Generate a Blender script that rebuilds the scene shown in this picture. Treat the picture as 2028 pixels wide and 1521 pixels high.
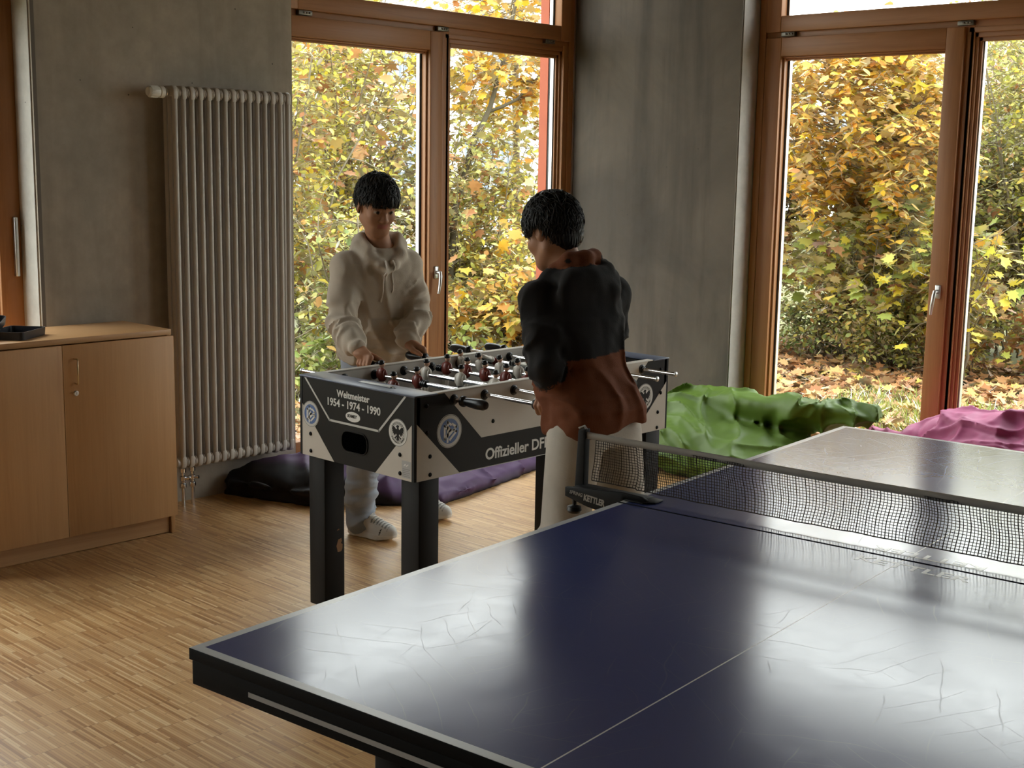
import bpy, bmesh, math, random
import numpy as np
from mathutils import Vector, Matrix
scene = bpy.context.scene
for _o in list(bpy.data.objects): bpy.data.objects.remove(_o)
COL = scene.collection
PI = math.pi

# ------------------------------------------------------------------ camera
# x runs along the back wall to the right, y into the back wall, camera stands at x=0 y=0
cam_d = bpy.data.cameras.new('camera'); cam = bpy.data.objects.new('camera', cam_d); COL.objects.link(cam)
def _cam_axes(yaw, pitch, roll):
    cy, sy = math.cos(yaw), math.sin(yaw)
    f = Vector((-sy*math.cos(pitch), cy*math.cos(pitch), -math.sin(pitch)))
    r = Vector((cy, sy, 0)); u = r.cross(f)
    c, s = math.cos(roll), math.sin(roll)
    return c*r+s*u, -s*r+c*u, f
_r, _u, _f = _cam_axes(-0.8134697, 0.1649957, 0.0172041)
cam.matrix_world = Matrix(((_r.x, _u.x, -_f.x, 0), (_r.y, _u.y, -_f.y, 0), (_r.z, _u.z, -_f.z, 1.613442), (0, 0, 0, 1)))
cam_d.sensor_fit = 'HORIZONTAL'; cam_d.sensor_width = 36.0; cam_d.lens = 36.0*2608.03/2028
cam_d.clip_start = 0.05; cam_d.clip_end = 300
scene.camera = cam

# ------------------------------------------------------------------ sky and exposure
world = bpy.data.worlds.new('overcast_sky'); scene.world = world; world.use_nodes = True
nt = world.node_tree; nt.nodes.clear()
_o = nt.nodes.new('ShaderNodeOutputWorld'); _b = nt.nodes.new('ShaderNodeBackground')
_tc = nt.nodes.new('ShaderNodeTexCoord'); _sx = nt.nodes.new('ShaderNodeSeparateXYZ'); _cr = nt.nodes.new('ShaderNodeValToRGB')
nt.links.new(_tc.outputs['Generated'], _sx.inputs[0]); nt.links.new(_sx.outputs['Z'], _cr.inputs[0])
nt.links.new(_cr.outputs[0], _b.inputs[0]); nt.links.new(_b.outputs[0], _o.inputs[0])
_cr.color_ramp.elements[0].position = 0.0; _cr.color_ramp.elements[0].color = (0.72, 0.72, 0.70, 1)
_cr.color_ramp.elements[1].position = 0.9; _cr.color_ramp.elements[1].color = (0.95, 0.98, 1.0, 1)
_b.inputs[1].default_value = 9.2
scene.view_settings.view_transform = 'Standard'; scene.view_settings.look = 'None'
scene.view_settings.gamma = 1.0; scene.view_settings.use_curve_mapping = False
scene.view_settings.exposure = 0.0
scene.cycles.use_denoising = True
scene.cycles.max_bounces = 10; scene.cycles.diffuse_bounces = 5; scene.cycles.glossy_bounces = 4
scene.cycles.transparent_max_bounces = 24; scene.cycles.transmission_bounces = 6
scene.cycles.sample_clamp_indirect = 6.0

# ------------------------------------------------------------------ object helpers
def link(name, me, mats=None, parent=None, loc=None):
    o = bpy.data.objects.new(name, me); COL.objects.link(o)
    if mats is not None and not isinstance(mats, (list, tuple)): mats = [mats]
    for m in (mats or []): me.materials.append(m)
    if parent is not None: o.parent = parent
    if loc is not None: o.location = loc
    return o
def thing(name, label, cat, loc=(0, 0, 0), rotz=0.0, group=None, kind=None):
    o = bpy.data.objects.new(name, None); COL.objects.link(o); o.empty_display_size = 0.1
    o.location = loc; o.rotation_euler = (0, 0, rotz)
    return tag(o, label, cat, group, kind)
def tag(o, label=None, cat=None, group=None, kind=None):
    if label: o['label'] = label
    if cat: o['category'] = cat
    if group: o['group'] = group
    if kind: o['kind'] = kind
    return o
def nrm(v):
    v = np.asarray(v, float); return v/ (np.linalg.norm(v)+1e-12)
def perp(t):
    a = np.array((0, 0, 1.0)) if abs(t[2]) < 0.9 else np.array((1.0, 0, 0))
    u = nrm(np.cross(a, t)); return u, np.cross(t, u)

class MB:
    """collects simple shapes and links them as one mesh object"""
    def __init__(s, off=(0, 0, 0)):
        s.v = []; s.f = []; s.m = []; s.off = np.asarray(off, float)
    def add(s, verts, faces, mi=0):
        b = len(s.v); s.v += [tuple(np.asarray(p, float)-s.off) for p in verts]
        s.f += [tuple(b+i for i in f) for f in faces]; s.m += [mi]*len(faces)
        return s
    def box(s, a, b, mi=0):
        (x0, y0, z0), (x1, y1, z1) = a, b
        return s.add([(x0, y0, z0), (x1, y0, z0), (x1, y1, z0), (x0, y1, z0), (x0, y0, z1), (x1, y0, z1), (x1, y1, z1), (x0, y1, z1)],
                     [(0, 3, 2, 1), (4, 5, 6, 7), (0, 1, 5, 4), (1, 2, 6, 5), (2, 3, 7, 6), (3, 0, 4, 7)], mi)
    def obox(s, c, ax, ay, az, mi=0):
        c, ax, ay, az = (np.asarray(q, float) for q in (c, ax, ay, az))
        P = [c+i*ax+j*ay+k*az for k in (-1, 1) for (i, j) in ((-1, -1), (1, -1), (1, 1), (-1, 1))]
        return s.add(P, [(0, 3, 2, 1), (4, 5, 6, 7), (0, 1, 5, 4), (1, 2, 6, 5), (2, 3, 7, 6), (3, 0, 4, 7)], mi)
    def tube(s, pts, rad, n=10, mi=0, cap=True, closed=False):
        pts = [np.asarray(p, float) for p in pts]; k = len(pts)
        if not hasattr(rad, '__len__'): rad = [rad]*k
        V = []; u = None
        for i, p in enumerate(pts):
            if closed: t = nrm(pts[(i+1) % k]-pts[i-1])
            else: t = nrm(pts[min(i+1, k-1)]-pts[max(i-1, 0)])
            if u is None: u, w = perp(t)
            else:
                u = nrm(u-t*np.dot(u, t)); w = np.cross(t, u)
            V += [p+rad[i]*(math.cos(2*PI*j/n)*u+math.sin(2*PI*j/n)*w) for j in range(n)]
        F = []
        for i in range(k if closed else k-1):
            a = i*n; b = ((i+1) % k)*n
            F += [(a+j, a+(j+1) % n, b+(j+1) % n, b+j) for j in range(n)]
        if cap and not closed:
            F += [tuple(range(n-1, -1, -1)), tuple((k-1)*n+j for j in range(n))]
        return s.add(V, F, mi)
    def lathe(s, prof, o, axis, n=20, mi=0, cap=True):
        """prof: list of (radius, distance along axis)"""
        o = np.asarray(o, float); t = nrm(axis); u, w = perp(t); V = []
        for r, h in prof:
            V += [o+t*h+r*(math.cos(2*PI*j/n)*u+math.sin(2*PI*j/n)*w) for j in range(n)]
        k = len(prof)
        F = [(i*n+j, i*n+(j+1) % n, (i+1)*n+(j+1) % n, (i+1)*n+j) for i in range(k-1) for j in range(n)]
        if cap: F += [tuple(range(n-1, -1, -1)), tuple((k-1)*n+j for j in range(n))]
        return s.add(V, F, mi)
    def prism(s, poly, o, ux, uy, d, mi=0):
        """poly in (ux,uy) at o, pushed out by vector d"""
        o, ux, uy, d = (np.asarray(q, float) for q in (o, ux, uy, d)); n = len(poly)
        P = [o+a*ux+b*uy for a, b in poly]; V = P+[p+d for p in P]
        A = sum(poly[i][0]*poly[(i+1) % n][1]-poly[(i+1) % n][0]*poly[i][1] for i in range(n))
        flip = (np.dot(np.cross(ux, uy), d) > 0) != (A > 0)
        F = [tuple(range(n-1, -1, -1)), tuple(range(n, 2*n))]+[(i, (i+1) % n, n+(i+1) % n, n+i) for i in range(n)]
        if flip: F = [tuple(reversed(f)) for f in F]
        return s.add(V, F, mi)
    def ell(s, c, rx, ry, rz, nu=16, nv=10, mi=0):
        """ellipsoid with axis vectors"""
        c, rx, ry, rz = (np.asarray(q, float) for q in (c, rx, ry, rz)); V = [c-rz]
        for i in range(1, nv):
            a = -PI/2+PI*i/nv
            V += [c+math.cos(a)*(math.cos(2*PI*j/nu)*rx+math.sin(2*PI*j/nu)*ry)+math.sin(a)*rz for j in range(nu)]
        V.append(c+rz); F = [(0, 1+(j+1) % nu, 1+j) for j in range(nu)]
        for i in range(nv-2):
            a = 1+i*nu; F += [(a+j, a+(j+1) % nu, a+nu+(j+1) % nu, a+nu+j) for j in range(nu)]
        a = 1+(nv-2)*nu; F += [(a+j, a+(j+1) % nu, len(V)-1) for j in range(nu)]
        return s.add(V, F, mi)
    def stroke(s, pts, w, o, ux, uy, d, mi=0):
        """flat band of width w along a 2D polyline"""
        for i in range(len(pts)-1):
            a, b = np.asarray(pts[i], float), np.asarray(pts[i+1], float); t = nrm(b-a); q = np.array((-t[1], t[0]))*w/2
            a2, b2 = a-t*w*0.4, b+t*w*0.4
            s.prism([tuple(a2-q), tuple(b2-q), tuple(b2+q), tuple(a2+q)], o, ux, uy, d, mi)
        return s
    def build(s, name, mats, parent=None, smooth=None, bevel=0.0, seg=2, loc=None):
        me = bpy.data.meshes.new(name); me.from_pydata(s.v, [], s.f); me.update()
        o = link(name, me, mats, parent, loc)
        if any(s.m): me.polygons.foreach_set('material_index', s.m)
        if smooth:
            me.shade_smooth()
            if smooth is not True: me.set_sharp_from_angle(angle=math.radians(smooth))
        if bevel:
            bm = bmesh.new(); bm.from_mesh(me)
            es = [e for e in bm.edges if len(e.link_faces) == 2 and e.calc_face_angle(0) > 0.6]
            bmesh.ops.bevel(bm, geom=es, offset=bevel, segments=seg, affect='EDGES', clamp_overlap=True, profile=0.5)
            bm.to_mesh(me); bm.free(); me.shade_smooth(); me.set_sharp_from_angle(angle=math.radians(50))
        return o

def mesh_np(name, V, F, mats, parent=None, smooth=True, loc=None, cols=None, mi=None):
    """mesh from numpy arrays; F is (n,3) or (n,4)"""
    me = bpy.data.meshes.new(name); V = np.ascontiguousarray(V, np.float32); F = np.ascontiguousarray(F, np.int32)
    k = F.shape[1]
    me.vertices.add(len(V)); me.vertices.foreach_set('co', V.ravel())
    me.loops.add(F.size); me.loops.foreach_set('vertex_index', F.ravel())
    me.polygons.add(len(F)); me.polygons.foreach_set('loop_start', np.arange(0, F.size, k, dtype=np.int32))
    if mi is not None: me.polygons.foreach_set('material_index', np.ascontiguousarray(mi, np.int32))
    me.update(calc_edges=True); me.validate()
    if cols is not None:
        a = me.attributes.new('tint', 'FLOAT_COLOR', 'POINT'); c = np.ones((len(V), 4), np.float32); c[:, :3] = cols
        a.data.foreach_set('color', c.ravel())
    o = link(name, me, mats, parent, loc)
    if smooth: me.shade_smooth()
    return o

def text_obj(name, body, size, mat, parent, o, ux, uy, depth=0.0006, bold=0.0, xs=1.0, align='CENTER', shear=0.0, sp=1.0):
    """raised lettering: o is the centre of the baseline, ux/uy the writing directions"""
    c = bpy.data.curves.new(name, 'FONT'); c.body = body; c.size = size; c.extrude = depth/2; c.offset = bold
    c.align_x = align; c.shear = shear; c.space_character = sp; c.resolution_u = 6
    t = bpy.data.objects.new(name, c); me = bpy.data.meshes.new_from_object(t); bpy.data.objects.remove(t)
    ux, uy = nrm(ux), nrm(uy); n = np.cross(ux, uy); o = np.asarray(o, float)
    V = np.empty(len(me.vertices)*3, np.float32); me.vertices.foreach_get('co', V); V = V.reshape(-1, 3)
    W = o+V[:, :1]*xs*ux+V[:, 1:2]*uy+(V[:, 2:3]+depth/2)*n
    me.vertices.foreach_set('co', np.ascontiguousarray(W, np.float32).ravel()); me.update()
    me.materials.clear()
    return link(name, me, mat, parent)

# ------------------------------------------------------------------ material helpers
def mat(name, col=(0.5, 0.5, 0.5), rough=0.6, metal=0.0, spec=0.5, **kw):
    m = bpy.data.materials.new(name); m.use_nodes = True; b = m.node_tree.nodes['Principled BSDF']
    b.inputs['Base Color'].default_value = (*col, 1); b.inputs['Roughness'].default_value = rough
    b.inputs['Metallic'].default_value = metal; b.inputs['Specular IOR Level'].default_value = spec
    for k, v in kw.items(): b.inputs[k].default_value = v
    return m
class NT:
    def __init__(s, m): s.t = m.node_tree; s.b = s.t.nodes['Principled BSDF']
    def n(s, typ, **kw):
        q = s.t.nodes.new('ShaderNode'+typ)
        for k, v in kw.items():
            if hasattr(q, k): setattr(q, k, v)
            else: q.inputs[k].default_value = v
        return q
    def l(s, a, b): s.t.links.new(a, b)
    def coord(s, scale=(1, 1, 1), kind='Object', rot=(0, 0, 0)):
        c = s.n('TexCoord'); mp = s.n('Mapping'); mp.inputs['Scale'].default_value = scale; mp.inputs['Rotation'].default_value = rot
        s.l(c.outputs[kind], mp.inputs[0]); return mp.outputs[0]
    def noise(s, vec, scale=5.0, detail=4.0, rough=0.55, dist=0.0):
        q = s.n('TexNoise'); q.inputs['Scale'].default_value = scale; q.inputs['Detail'].default_value = detail
        q.inputs['Roughness'].default_value = rough; q.inputs['Distortion'].default_value = dist
        if vec is not None: s.l(vec, q.inputs['Vector'])
        return q.outputs['Fac']
    def ramp(s, fac, stops, interp='LINEAR'):
        q = s.n('ValToRGB'); r = q.color_ramp; r.interpolation = interp
        while len(r.elements) < len(stops): r.elements.new(0.5)
        for e, (p, c) in zip(r.elements, stops): e.position = p; e.color = (*c, 1) if len(c) == 3 else c
        s.l(fac, q.inputs[0]); return q.outputs[0]
    def math(s, op, a, b=None, clamp=False):
        q = s.n('Math', operation=op, use_clamp=clamp)
        for i, x in enumerate((a, b)):
            if x is None: continue
            if isinstance(x, (int, float)): q.inputs[i].default_value = x
            else: s.l(x, q.inputs[i])
        return q.outputs[0]
    def mix(s, fac, a, b, mode='MIX'):
        q = s.n('Mix', data_type='RGBA', blend_type=mode)
        for sock, x in ((q.inputs[0], fac), (q.inputs[6], a), (q.inputs[7], b)):
            if isinstance(x, (int, float)): sock.default_value = x
            elif isinstance(x, tuple): sock.default_value = (*x, 1) if len(x) == 3 else x
            else: s.l(x, sock)
        return q.outputs[2]
    def bump(s, h, strength=0.2, dist=0.01):
        q = s.n('Bump'); q.inputs['Strength'].default_value = strength; q.inputs['Distance'].default_value = dist
        s.l(h, q.inputs['Height']); s.l(q.outputs[0], s.b.inputs['Normal'])
    def base(s, c): s.l(c, s.b.inputs['Base Color'])
    def rough(s, c): s.l(c, s.b.inputs['Roughness'])

def m_noise(name, c1, c2, scale=8, rough=0.7, stretch=(1, 1, 1), bump=0.0, bscale=60, spec=0.4, detail=4, **kw):
    m = mat(name, c1, rough, spec=spec, **kw); t = NT(m); v = t.coord(stretch)
    t.base(t.mix(t.noise(v, scale, detail), c1, c2))
    if bump: t.bump(t.noise(v, bscale, 3), bump, 0.004)
    return m
def concrete(name, c1, c2, c3):
    m = mat(name, c1, 0.85, spec=0.25); t = NT(m); v = t.coord()
    a = t.noise(v, 1.3, 6, 0.6, 0.6); b = t.noise(t.coord((5, 5, 0.6)), 1.0, 5, 0.6, 0.3); c = t.noise(v, 14, 6, 0.65)
    col = t.mix(t.ramp(a, [(0.35, (0, 0, 0)), (0.65, (1, 1, 1))]), c1, c2)
    col = t.mix(t.math('MULTIPLY', t.ramp(b, [(0.48, (0, 0, 0)), (0.72, (1, 1, 1))]), 0.7), col, c3)
    col = t.mix(t.ramp(c, [(0.3, (0.25,)*3), (0.7, (0.0,)*3)]), col, (0.10, 0.095, 0.085))
    q = t.n('TexVoronoi'); q.inputs['Scale'].default_value = 16; t.l(v, q.inputs['Vector'])
    pore = t.ramp(q.outputs['Distance'], [(0.0, (1, 1, 1)), (0.045, (1, 1, 1)), (0.06, (0, 0, 0))])
    keep = t.ramp(t.noise(v, 9, 1), [(0.56, (0, 0, 0)), (0.6, (1, 1, 1))])
    col = t.mix(t.math('MULTIPLY', pore, keep), col, (0.06, 0.055, 0.05))
    t.base(col); t.bump(t.noise(v, 40, 5), 0.12, 0.004)
    return m
def wood(name, c1, c2, c3, axis='Z', rough=0.45, scale=1.0, spec=0.4):
    st = {'X': (0.35, 9, 9), 'Y': (9, 0.35, 9), 'Z': (9, 9, 0.35)}[axis]
    st = tuple(q*scale for q in st)
    m = mat(name, c1, rough, spec=spec); t = NT(m); v = t.coord(st)
    a = t.noise(v, 2.2, 5, 0.6, 0.8); b = t.noise(t.coord(tuple(q*5 for q in st)), 3.0, 3)
    col = t.ramp(a, [(0.3, c1), (0.55, c2), (0.75, c3)])
    col = t.mix(t.math('MULTIPLY', b, 0.35), col, tuple(q*0.55 for q in c1)); t.base(col)
    t.bump(b, 0.05, 0.002)
    return m
def fabric(name, col=None, rough=0.9, attr=False, bump=0.25, var=0.12, sheen=0.2):
    m = mat(name, col or (0.5,)*3, rough, spec=0.15); t = NT(m); v = t.coord()
    n = t.noise(v, 260, 2); n2 = t.noise(v, 9, 4)
    if attr:
        a = t.n('Attribute'); a.attribute_name = 'tint'; src = a.outputs['Color']
    else:
        rgb = t.n('RGB'); rgb.outputs[0].default_value = (*col, 1); src = rgb.outputs[0]
    k = t.ramp(n2, [(0.3, (1-var,)*3), (0.7, (1+var,)*3)])
    t.base(t.mix(1.0, src, k, 'MULTIPLY')); t.bump(n, bump, 0.002)
    t.b.inputs['Sheen Weight'].default_value = sheen; t.b.inputs['Sheen Roughness'].default_value = 0.5
    return m
# ------------------------------------------------------------------ materials of the room
M = {}
M['concrete'] = concrete('concrete', (0.44, 0.375, 0.300), (0.35, 0.305, 0.252), (0.265, 0.230, 0.190))
M['concrete_edge'] = concrete('concrete_reveal', (0.50, 0.48, 0.44), (0.44, 0.42, 0.39), (0.40, 0.385, 0.36))
M['frame'] = wood('larch_frame_upright', (0.33, 0.140, 0.048), (0.40, 0.182, 0.068), (0.27, 0.108, 0.038), 'Z')
M['frame_x'] = wood('larch_frame_lying', (0.33, 0.140, 0.048), (0.40, 0.182, 0.068), (0.27, 0.108, 0.038), 'X')
M['frame_y'] = wood('larch_frame_crossing', (0.33, 0.140, 0.048), (0.40, 0.182, 0.068), (0.27, 0.108, 0.038), 'Y')
M['gasket'] = mat('black_gasket', (0.012, 0.012, 0.013), 0.6)
M['alu'] = mat('brushed_aluminium', (0.62, 0.62, 0.61), 0.35, 1.0)
M['chrome'] = mat('chrome', (0.75, 0.75, 0.76), 0.12, 1.0)
M['hinge'] = mat('dark_hinge_steel', (0.16, 0.145, 0.12), 0.38, 0.8)
M['red_board'] = m_noise('rust_red_board', (0.40, 0.105, 0.05), (0.34, 0.085, 0.045), 12, 0.75)
M['rail'] = m_noise('dark_guide_rail', (0.025, 0.024, 0.024), (0.05, 0.048, 0.045), 14, 0.5)
M['plaster'] = concrete('ceiling_concrete', (0.30, 0.27, 0.23), (0.26, 0.235, 0.20), (0.22, 0.20, 0.17))
# clear glass pane: lets daylight straight through and mirrors at grazing angles
def glass_mat():
    m = bpy.data.materials.new('window_glass'); m.use_nodes = True; t = m.node_tree; t.nodes.clear()
    o = t.nodes.new('ShaderNodeOutputMaterial'); mx = t.nodes.new('ShaderNodeMixShader'); tr = t.nodes.new('ShaderNodeBsdfTransparent')
    gl = t.nodes.new('ShaderNodeBsdfGlossy'); fr = t.nodes.new('ShaderNodeFresnel')
    gl.inputs['Roughness'].default_value = 0.0; fr.inputs['IOR'].default_value = 1.45; tr.inputs[0].default_value = (0.95, 0.97, 0.96, 1)
    ge = t.nodes.new('ShaderNodeNewGeometry'); mr = t.nodes.new('ShaderNodeMapRange')   # same reflectance from both faces
    mr.inputs[3].default_value = 1.09; mr.inputs[4].default_value = 1/1.09
    t.links.new(ge.outputs['Backfacing'], mr.inputs[0]); t.links.new(mr.outputs[0], fr.inputs[0])
    t.links.new(fr.outputs[0], mx.inputs[0]); t.links.new(tr.outputs[0], mx.inputs[1]); t.links.new(gl.outputs[0], mx.inputs[2])
    t.links.new(mx.outputs[0], o.inputs[0]); return m
M['glass'] = glass_mat()
def parquet():
    m = mat('industrial_parquet', (0.4, 0.25, 0.12), 0.42, spec=0.5); t = NT(m)
    c = t.n('TexCoord'); sp = t.n('SeparateXYZ'); t.l(c.outputs['Object'], sp.inputs[0])
    u = t.math('DIVIDE', sp.outputs['X'], 0.0085); ui = t.math('FLOOR', u)
    blk = t.math('FLOOR', t.math('DIVIDE', sp.outputs['X'], 0.34))
    off = t.n('TexWhiteNoise', noise_dimensions='1D'); t.l(blk, off.inputs['W'])
    jit = t.n('TexWhiteNoise', noise_dimensions='1D'); t.l(t.math('ADD', ui, 517.0), jit.inputs['W'])
    jj = t.math('MULTIPLY', t.math('GREATER_THAN', jit.outputs['Value'], 0.72), 0.5)
    v = t.math('ADD', t.math('ADD', t.math('DIVIDE', sp.outputs['Y'], 0.155), off.outputs['Value']), jj)
    vi = t.math('FLOOR', v)
    cv = t.n('CombineXYZ'); t.l(ui, cv.inputs[0]); t.l(vi, cv.inputs[1])
    wn = t.n('TexWhiteNoise', noise_dimensions='2D'); t.l(cv.outputs[0], wn.inputs['Vector'])
    col = t.ramp(wn.outputs['Value'], [(0.0, (0.36, 0.18, 0.066)), (0.12, (0.48, 0.255, 0.098)), (0.45, (0.58, 0.335, 0.138)), (0.8, (0.66, 0.40, 0.175)), (1.0, (0.76, 0.52, 0.26))])
    g = t.noise(t.coord((140, 6, 1)), 1.0, 3); col = t.mix(t.math('MULTIPLY', g, 0.28), col, (0.16, 0.085, 0.04))
    big = t.noise(t.coord((1, 1, 1)), 1.6, 3); col = t.mix(t.ramp(big, [(0.4, (0, 0, 0)), (0.7, (0.22,)*3)]), col, (0.25, 0.13, 0.06))
    fu = t.math('FRACT', u); fv = t.math('FRACT', v)
    seam = t.math('MAXIMUM', t.math('LESS_THAN', fu, 0.07), t.math('LESS_THAN', fv, 0.012))
    col = t.mix(t.math('MULTIPLY', seam, 0.6), col, (0.07, 0.035, 0.018)); t.base(col)
    t.rough(t.math('ADD', t.math('MULTIPLY', wn.outputs['Value'], 0.10), t.math('ADD', t.math('MULTIPLY', big, 0.16), 0.25)))
    t.bump(t.math('SUBTRACT', t.math('MULTIPLY', wn.outputs['Value'], 0.4), seam), 0.10, 0.001)
    return m
M['parquet'] = parquet()

# ------------------------------------------------------------------ room shell
XW, YW = 6.33, 5.34            # inner faces of the right and the back wall
YF, XF = 5.50, 6.49            # inner faces of the window frames
XO, YO = 6.72, 5.73            # outer faces
ZC = 3.30; X0, Y0 = -3.6, -3.4
HT, HB = 3.08, 0.0             # window openings from floor to HT
def S(o): return tag(o, kind='structure')
S(MB().box((X0, Y0, -0.12), (XO, YO, 0)).build('floor', M['parquet']))
S(MB().box((X0, Y0, ZC), (XO, YO, ZC+0.2)).build('ceiling', M['plaster']))
W1 = (4.042, 6.33); W0 = (0.40, 2.70); WA = (-3.25, -0.95)     # openings in the back wall
W2 = (1.985, 4.275); W3 = (-1.65, 0.65)    # openings in the right wall
def wall_run(mb, a, b, opens, put):
    xs = [a]+[q for o in opens for q in o]+[b]
    for i in range(0, len(xs), 2): put(mb, xs[i], xs[i+1], 0, ZC)
    for o in opens: put(mb, o[0], o[1], HT, ZC)
mb = MB(); wall_run(mb, X0, XW, [WA, W0, W1], lambda m, p, q, z0, z1: m.box((p, YW, z0), (q, YO, z1)) if q-p > 1e-4 else None)
# lighter cast reveals of the back wall
mb.box((W0[1]-0.006, YW+0.012, 0), (W0[1]+0.0, YO, HT), 1); mb.box((W0[1]+0.001, YW-0.0012, 0), (W0[1]+0.017, YW, HT), 2)  # second box: dark strip painting the shadow line along the wall edge
S(mb.build('wall_back', [M['concrete'], M['concrete_edge'], m_noise('wall_edge_shadow', (0.13, 0.115, 0.10), (0.17, 0.15, 0.13), 9, 0.9)]))
mb = MB(); wall_run(mb, Y0, YO, [W3, W2], lambda m, p, q, z0, z1: m.box((XW, p, z0), (XO, q, z1)))
mb.box((XW+0.012, W2[1]-0.0055, 0), (XO, W2[1], HT), 1)
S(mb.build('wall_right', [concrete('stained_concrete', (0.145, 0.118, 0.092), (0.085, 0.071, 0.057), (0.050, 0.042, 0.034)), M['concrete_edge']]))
# walls behind the camera
mb = MB()
mb.box((X0, Y0-0.3, 0), (XO, Y0, ZC))
S(mb.build('wall_front', M['plaster']))
S(MB().box((X0-0.3, Y0-0.3, 0), (X0, YO, ZC)).build('wall_left', M['plaster']))

# ------------------------------------------------------------------ windows
def window(idx, org, ud, nd, Wd, sash, fixed, fr_r, mir=False):
    """org: lower left corner on the inner frame plane; ud along, nd outwards.
    sash / fixed: glass openings (u0,u1) of the tilting sash and of the fixed light."""
    r = thing('window_%d' % idx, None, None, org); tag(r, kind='structure')
    ud = np.asarray(ud, float); nd = np.asarray(nd, float); Z = np.array((0, 0, 1.0))
    mh = M['frame_x'] if abs(ud[0]) > 0.5 else M['frame_y']
    def bx(m, u0, u1, n0, n1, z0, z1, mi=0):
        c = ud*(u0+u1)/2+nd*(n0+n1)/2+Z*(z0+z1)/2
        m.obox(c, ud*(u1-u0)/2, nd*(n1-n0)/2, Z*(z1-z0)/2, mi)
    ZB, ZT = 0.03, 2.338; zs = 2.365; zu = 2.452; top = HT-0.02
    g0 = 0.145
    # outer frame, mullion and transom
    f = MB()
    bx(f, 0.012, 0.055, 0, 0.10, 0, top); bx(f, Wd-0.05, Wd-0.004, 0, 0.072, 0, top)
    bx(f, sash[1]+0.085, fixed[0]-0.03, 0.012, 0.10, 0, ZT+0.01)
    f.build('window_frame', M['frame'], r, bevel=0.003)
    f = MB(); bx(f, 0.012, Wd-0.004, 0.014, 0.072, ZT-0.01, zs+0.01); bx(f, 0.012, Wd-0.004, 0, 0.072, HT-0.06, top); bx(f, 0.012, Wd-0.004, 0, 0.072, 0, ZB)
    f.build('window_rail', mh, r, bevel=0.003)
    # tilting sash
    s = MB(); zt, zb = 2.232, 0.15
    bx(s, sash[0]-0.10, sash[0], -0.012, 0.07, ZB, ZT-0.004); bx(s, sash[1], sash[1]+0.095, -0.012, 0.07, ZB, ZT-0.004)
    so = s.build('window_sash', M['frame'], r, bevel=0.004)
    s = MB(); bx(s, sash[0], sash[1], -0.0115, 0.07, zt, ZT-0.004); bx(s, sash[0], sash[1], -0.0115, 0.07, ZB, zb)
    for k in (0, 1):   # stepped glazing bead
        bx(s, sash[0], sash[1], 0.008+0.016*k, 0.05, zt-0.010*(k+1), zt-0.010*k)
    s.build('sash_rail', mh, so, bevel=0.003)
    bd = MB(); bx(bd, sash[1]-0.012, sash[1], 0.012, 0.05, zb, zt); bx(bd, sash[0], sash[0]+0.012, 0.012, 0.05, zb, zt)
    bd.build('glazing_bead', M['frame'], so, bevel=0.002)
    gk = MB()
    for u0, u1 in ((sash[0]+0.012, sash[0]+0.019), (sash[1]-0.019, sash[1]-0.012)): bx(gk, u0, u1, 0.046, 0.052, zb, zt-0.02)
    for u0, u1 in ((sash[0]+0.019, sash[0]+0.026), (sash[1]-0.026, sash[1]-0.019)): bx(gk, u0, u1, 0.05, 0.074, zb, zt-0.02, 1)
    gk.build('gasket', [M['gasket'], M['alu']], so)
    p = MB(); bx(p, sash[0], sash[1], 0.054, 0.060, zb, zt); p.build('window_pane', M['glass'], so)
    # fixed light with stepped profile
    s = MB(); zt2 = 2.272
    for k, (w, n0) in enumerate(((0.050, 0.012), (0.034, 0.024), (0.016, 0.036))):
        bx(s, fixed[0]-w, fixed[0]-w+0.022, n0, 0.07, zb-w, zt2+w); bx(s, fixed[1]+w-0.022, fixed[1]+w, n0, 0.07, zb-w, zt2+w)
    bx(s, fixed[1]+0.03, Wd-0.05, 0.006, 0.07, ZB, ZT)
    fo = s.build('fixed_frame', M['frame'], r, bevel=0.002)
    s = MB()
    for k, (w, n0) in enumerate(((0.060, 0.012), (0.036, 0.024), (0.016, 0.036))):
        bx(s, fixed[0]-w, fixed[1]+w, n0, 0.07, zt2+w-0.026, zt2+w); bx(s, fixed[0]-w, fixed[1]+w, n0, 0.07, zb-w, zb-w+0.024)
    bx(s, fixed[0]-0.06, fixed[1]+0.06, 0.014, 0.07, ZB, zb-0.04)
    s.build('fixed_rail', mh, fo, bevel=0.002)
    gk = MB()
    for u0, u1 in ((fixed[0]+0.0, fixed[0]+0.007), (fixed[1]-0.007, fixed[1])): bx(gk, u0, u1, 0.046, 0.052, zb, zt2)
    for u0, u1 in ((fixed[0]+0.007, fixed[0]+0.014), (fixed[1]-0.014, fixed[1]-0.007)): bx(gk, u0, u1, 0.05, 0.074, zb, zt2, 1)
    gk.build('gasket', [M['gasket'], M['alu']], fo)
    p = MB(); bx(p, fixed[0]-0.01, fixed[1]+0.01, 0.054, 0.060, zb-0.01, zt2+0.01); p.build('window_pane', M['glass'], fo)
    # fanlight above the transom
    a, b = 0.055+0.10, fr_r
    s = MB(); bx(s, 0.058, a, -0.012, 0.07, zs, HT-0.07); bx(s, b, Wd-0.053, -0.012, 0.07, zs, HT-0.07)
    uo = s.build('fanlight_sash', M['frame'], r, bevel=0.004)
    s = MB(); bx(s, a, b, -0.0115, 0.07, zs, zu); bx(s, a, b, -0.0115, 0.07, HT-0.16, HT-0.07)
    s.build('fanlight_rail', mh, uo, bevel=0.004)
    gk = MB()
    for u0, u1 in ((a, a+0.007), (b-0.007, b)): bx(gk, u0, u1, 0.046, 0.052, zu, HT-0.16)
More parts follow.
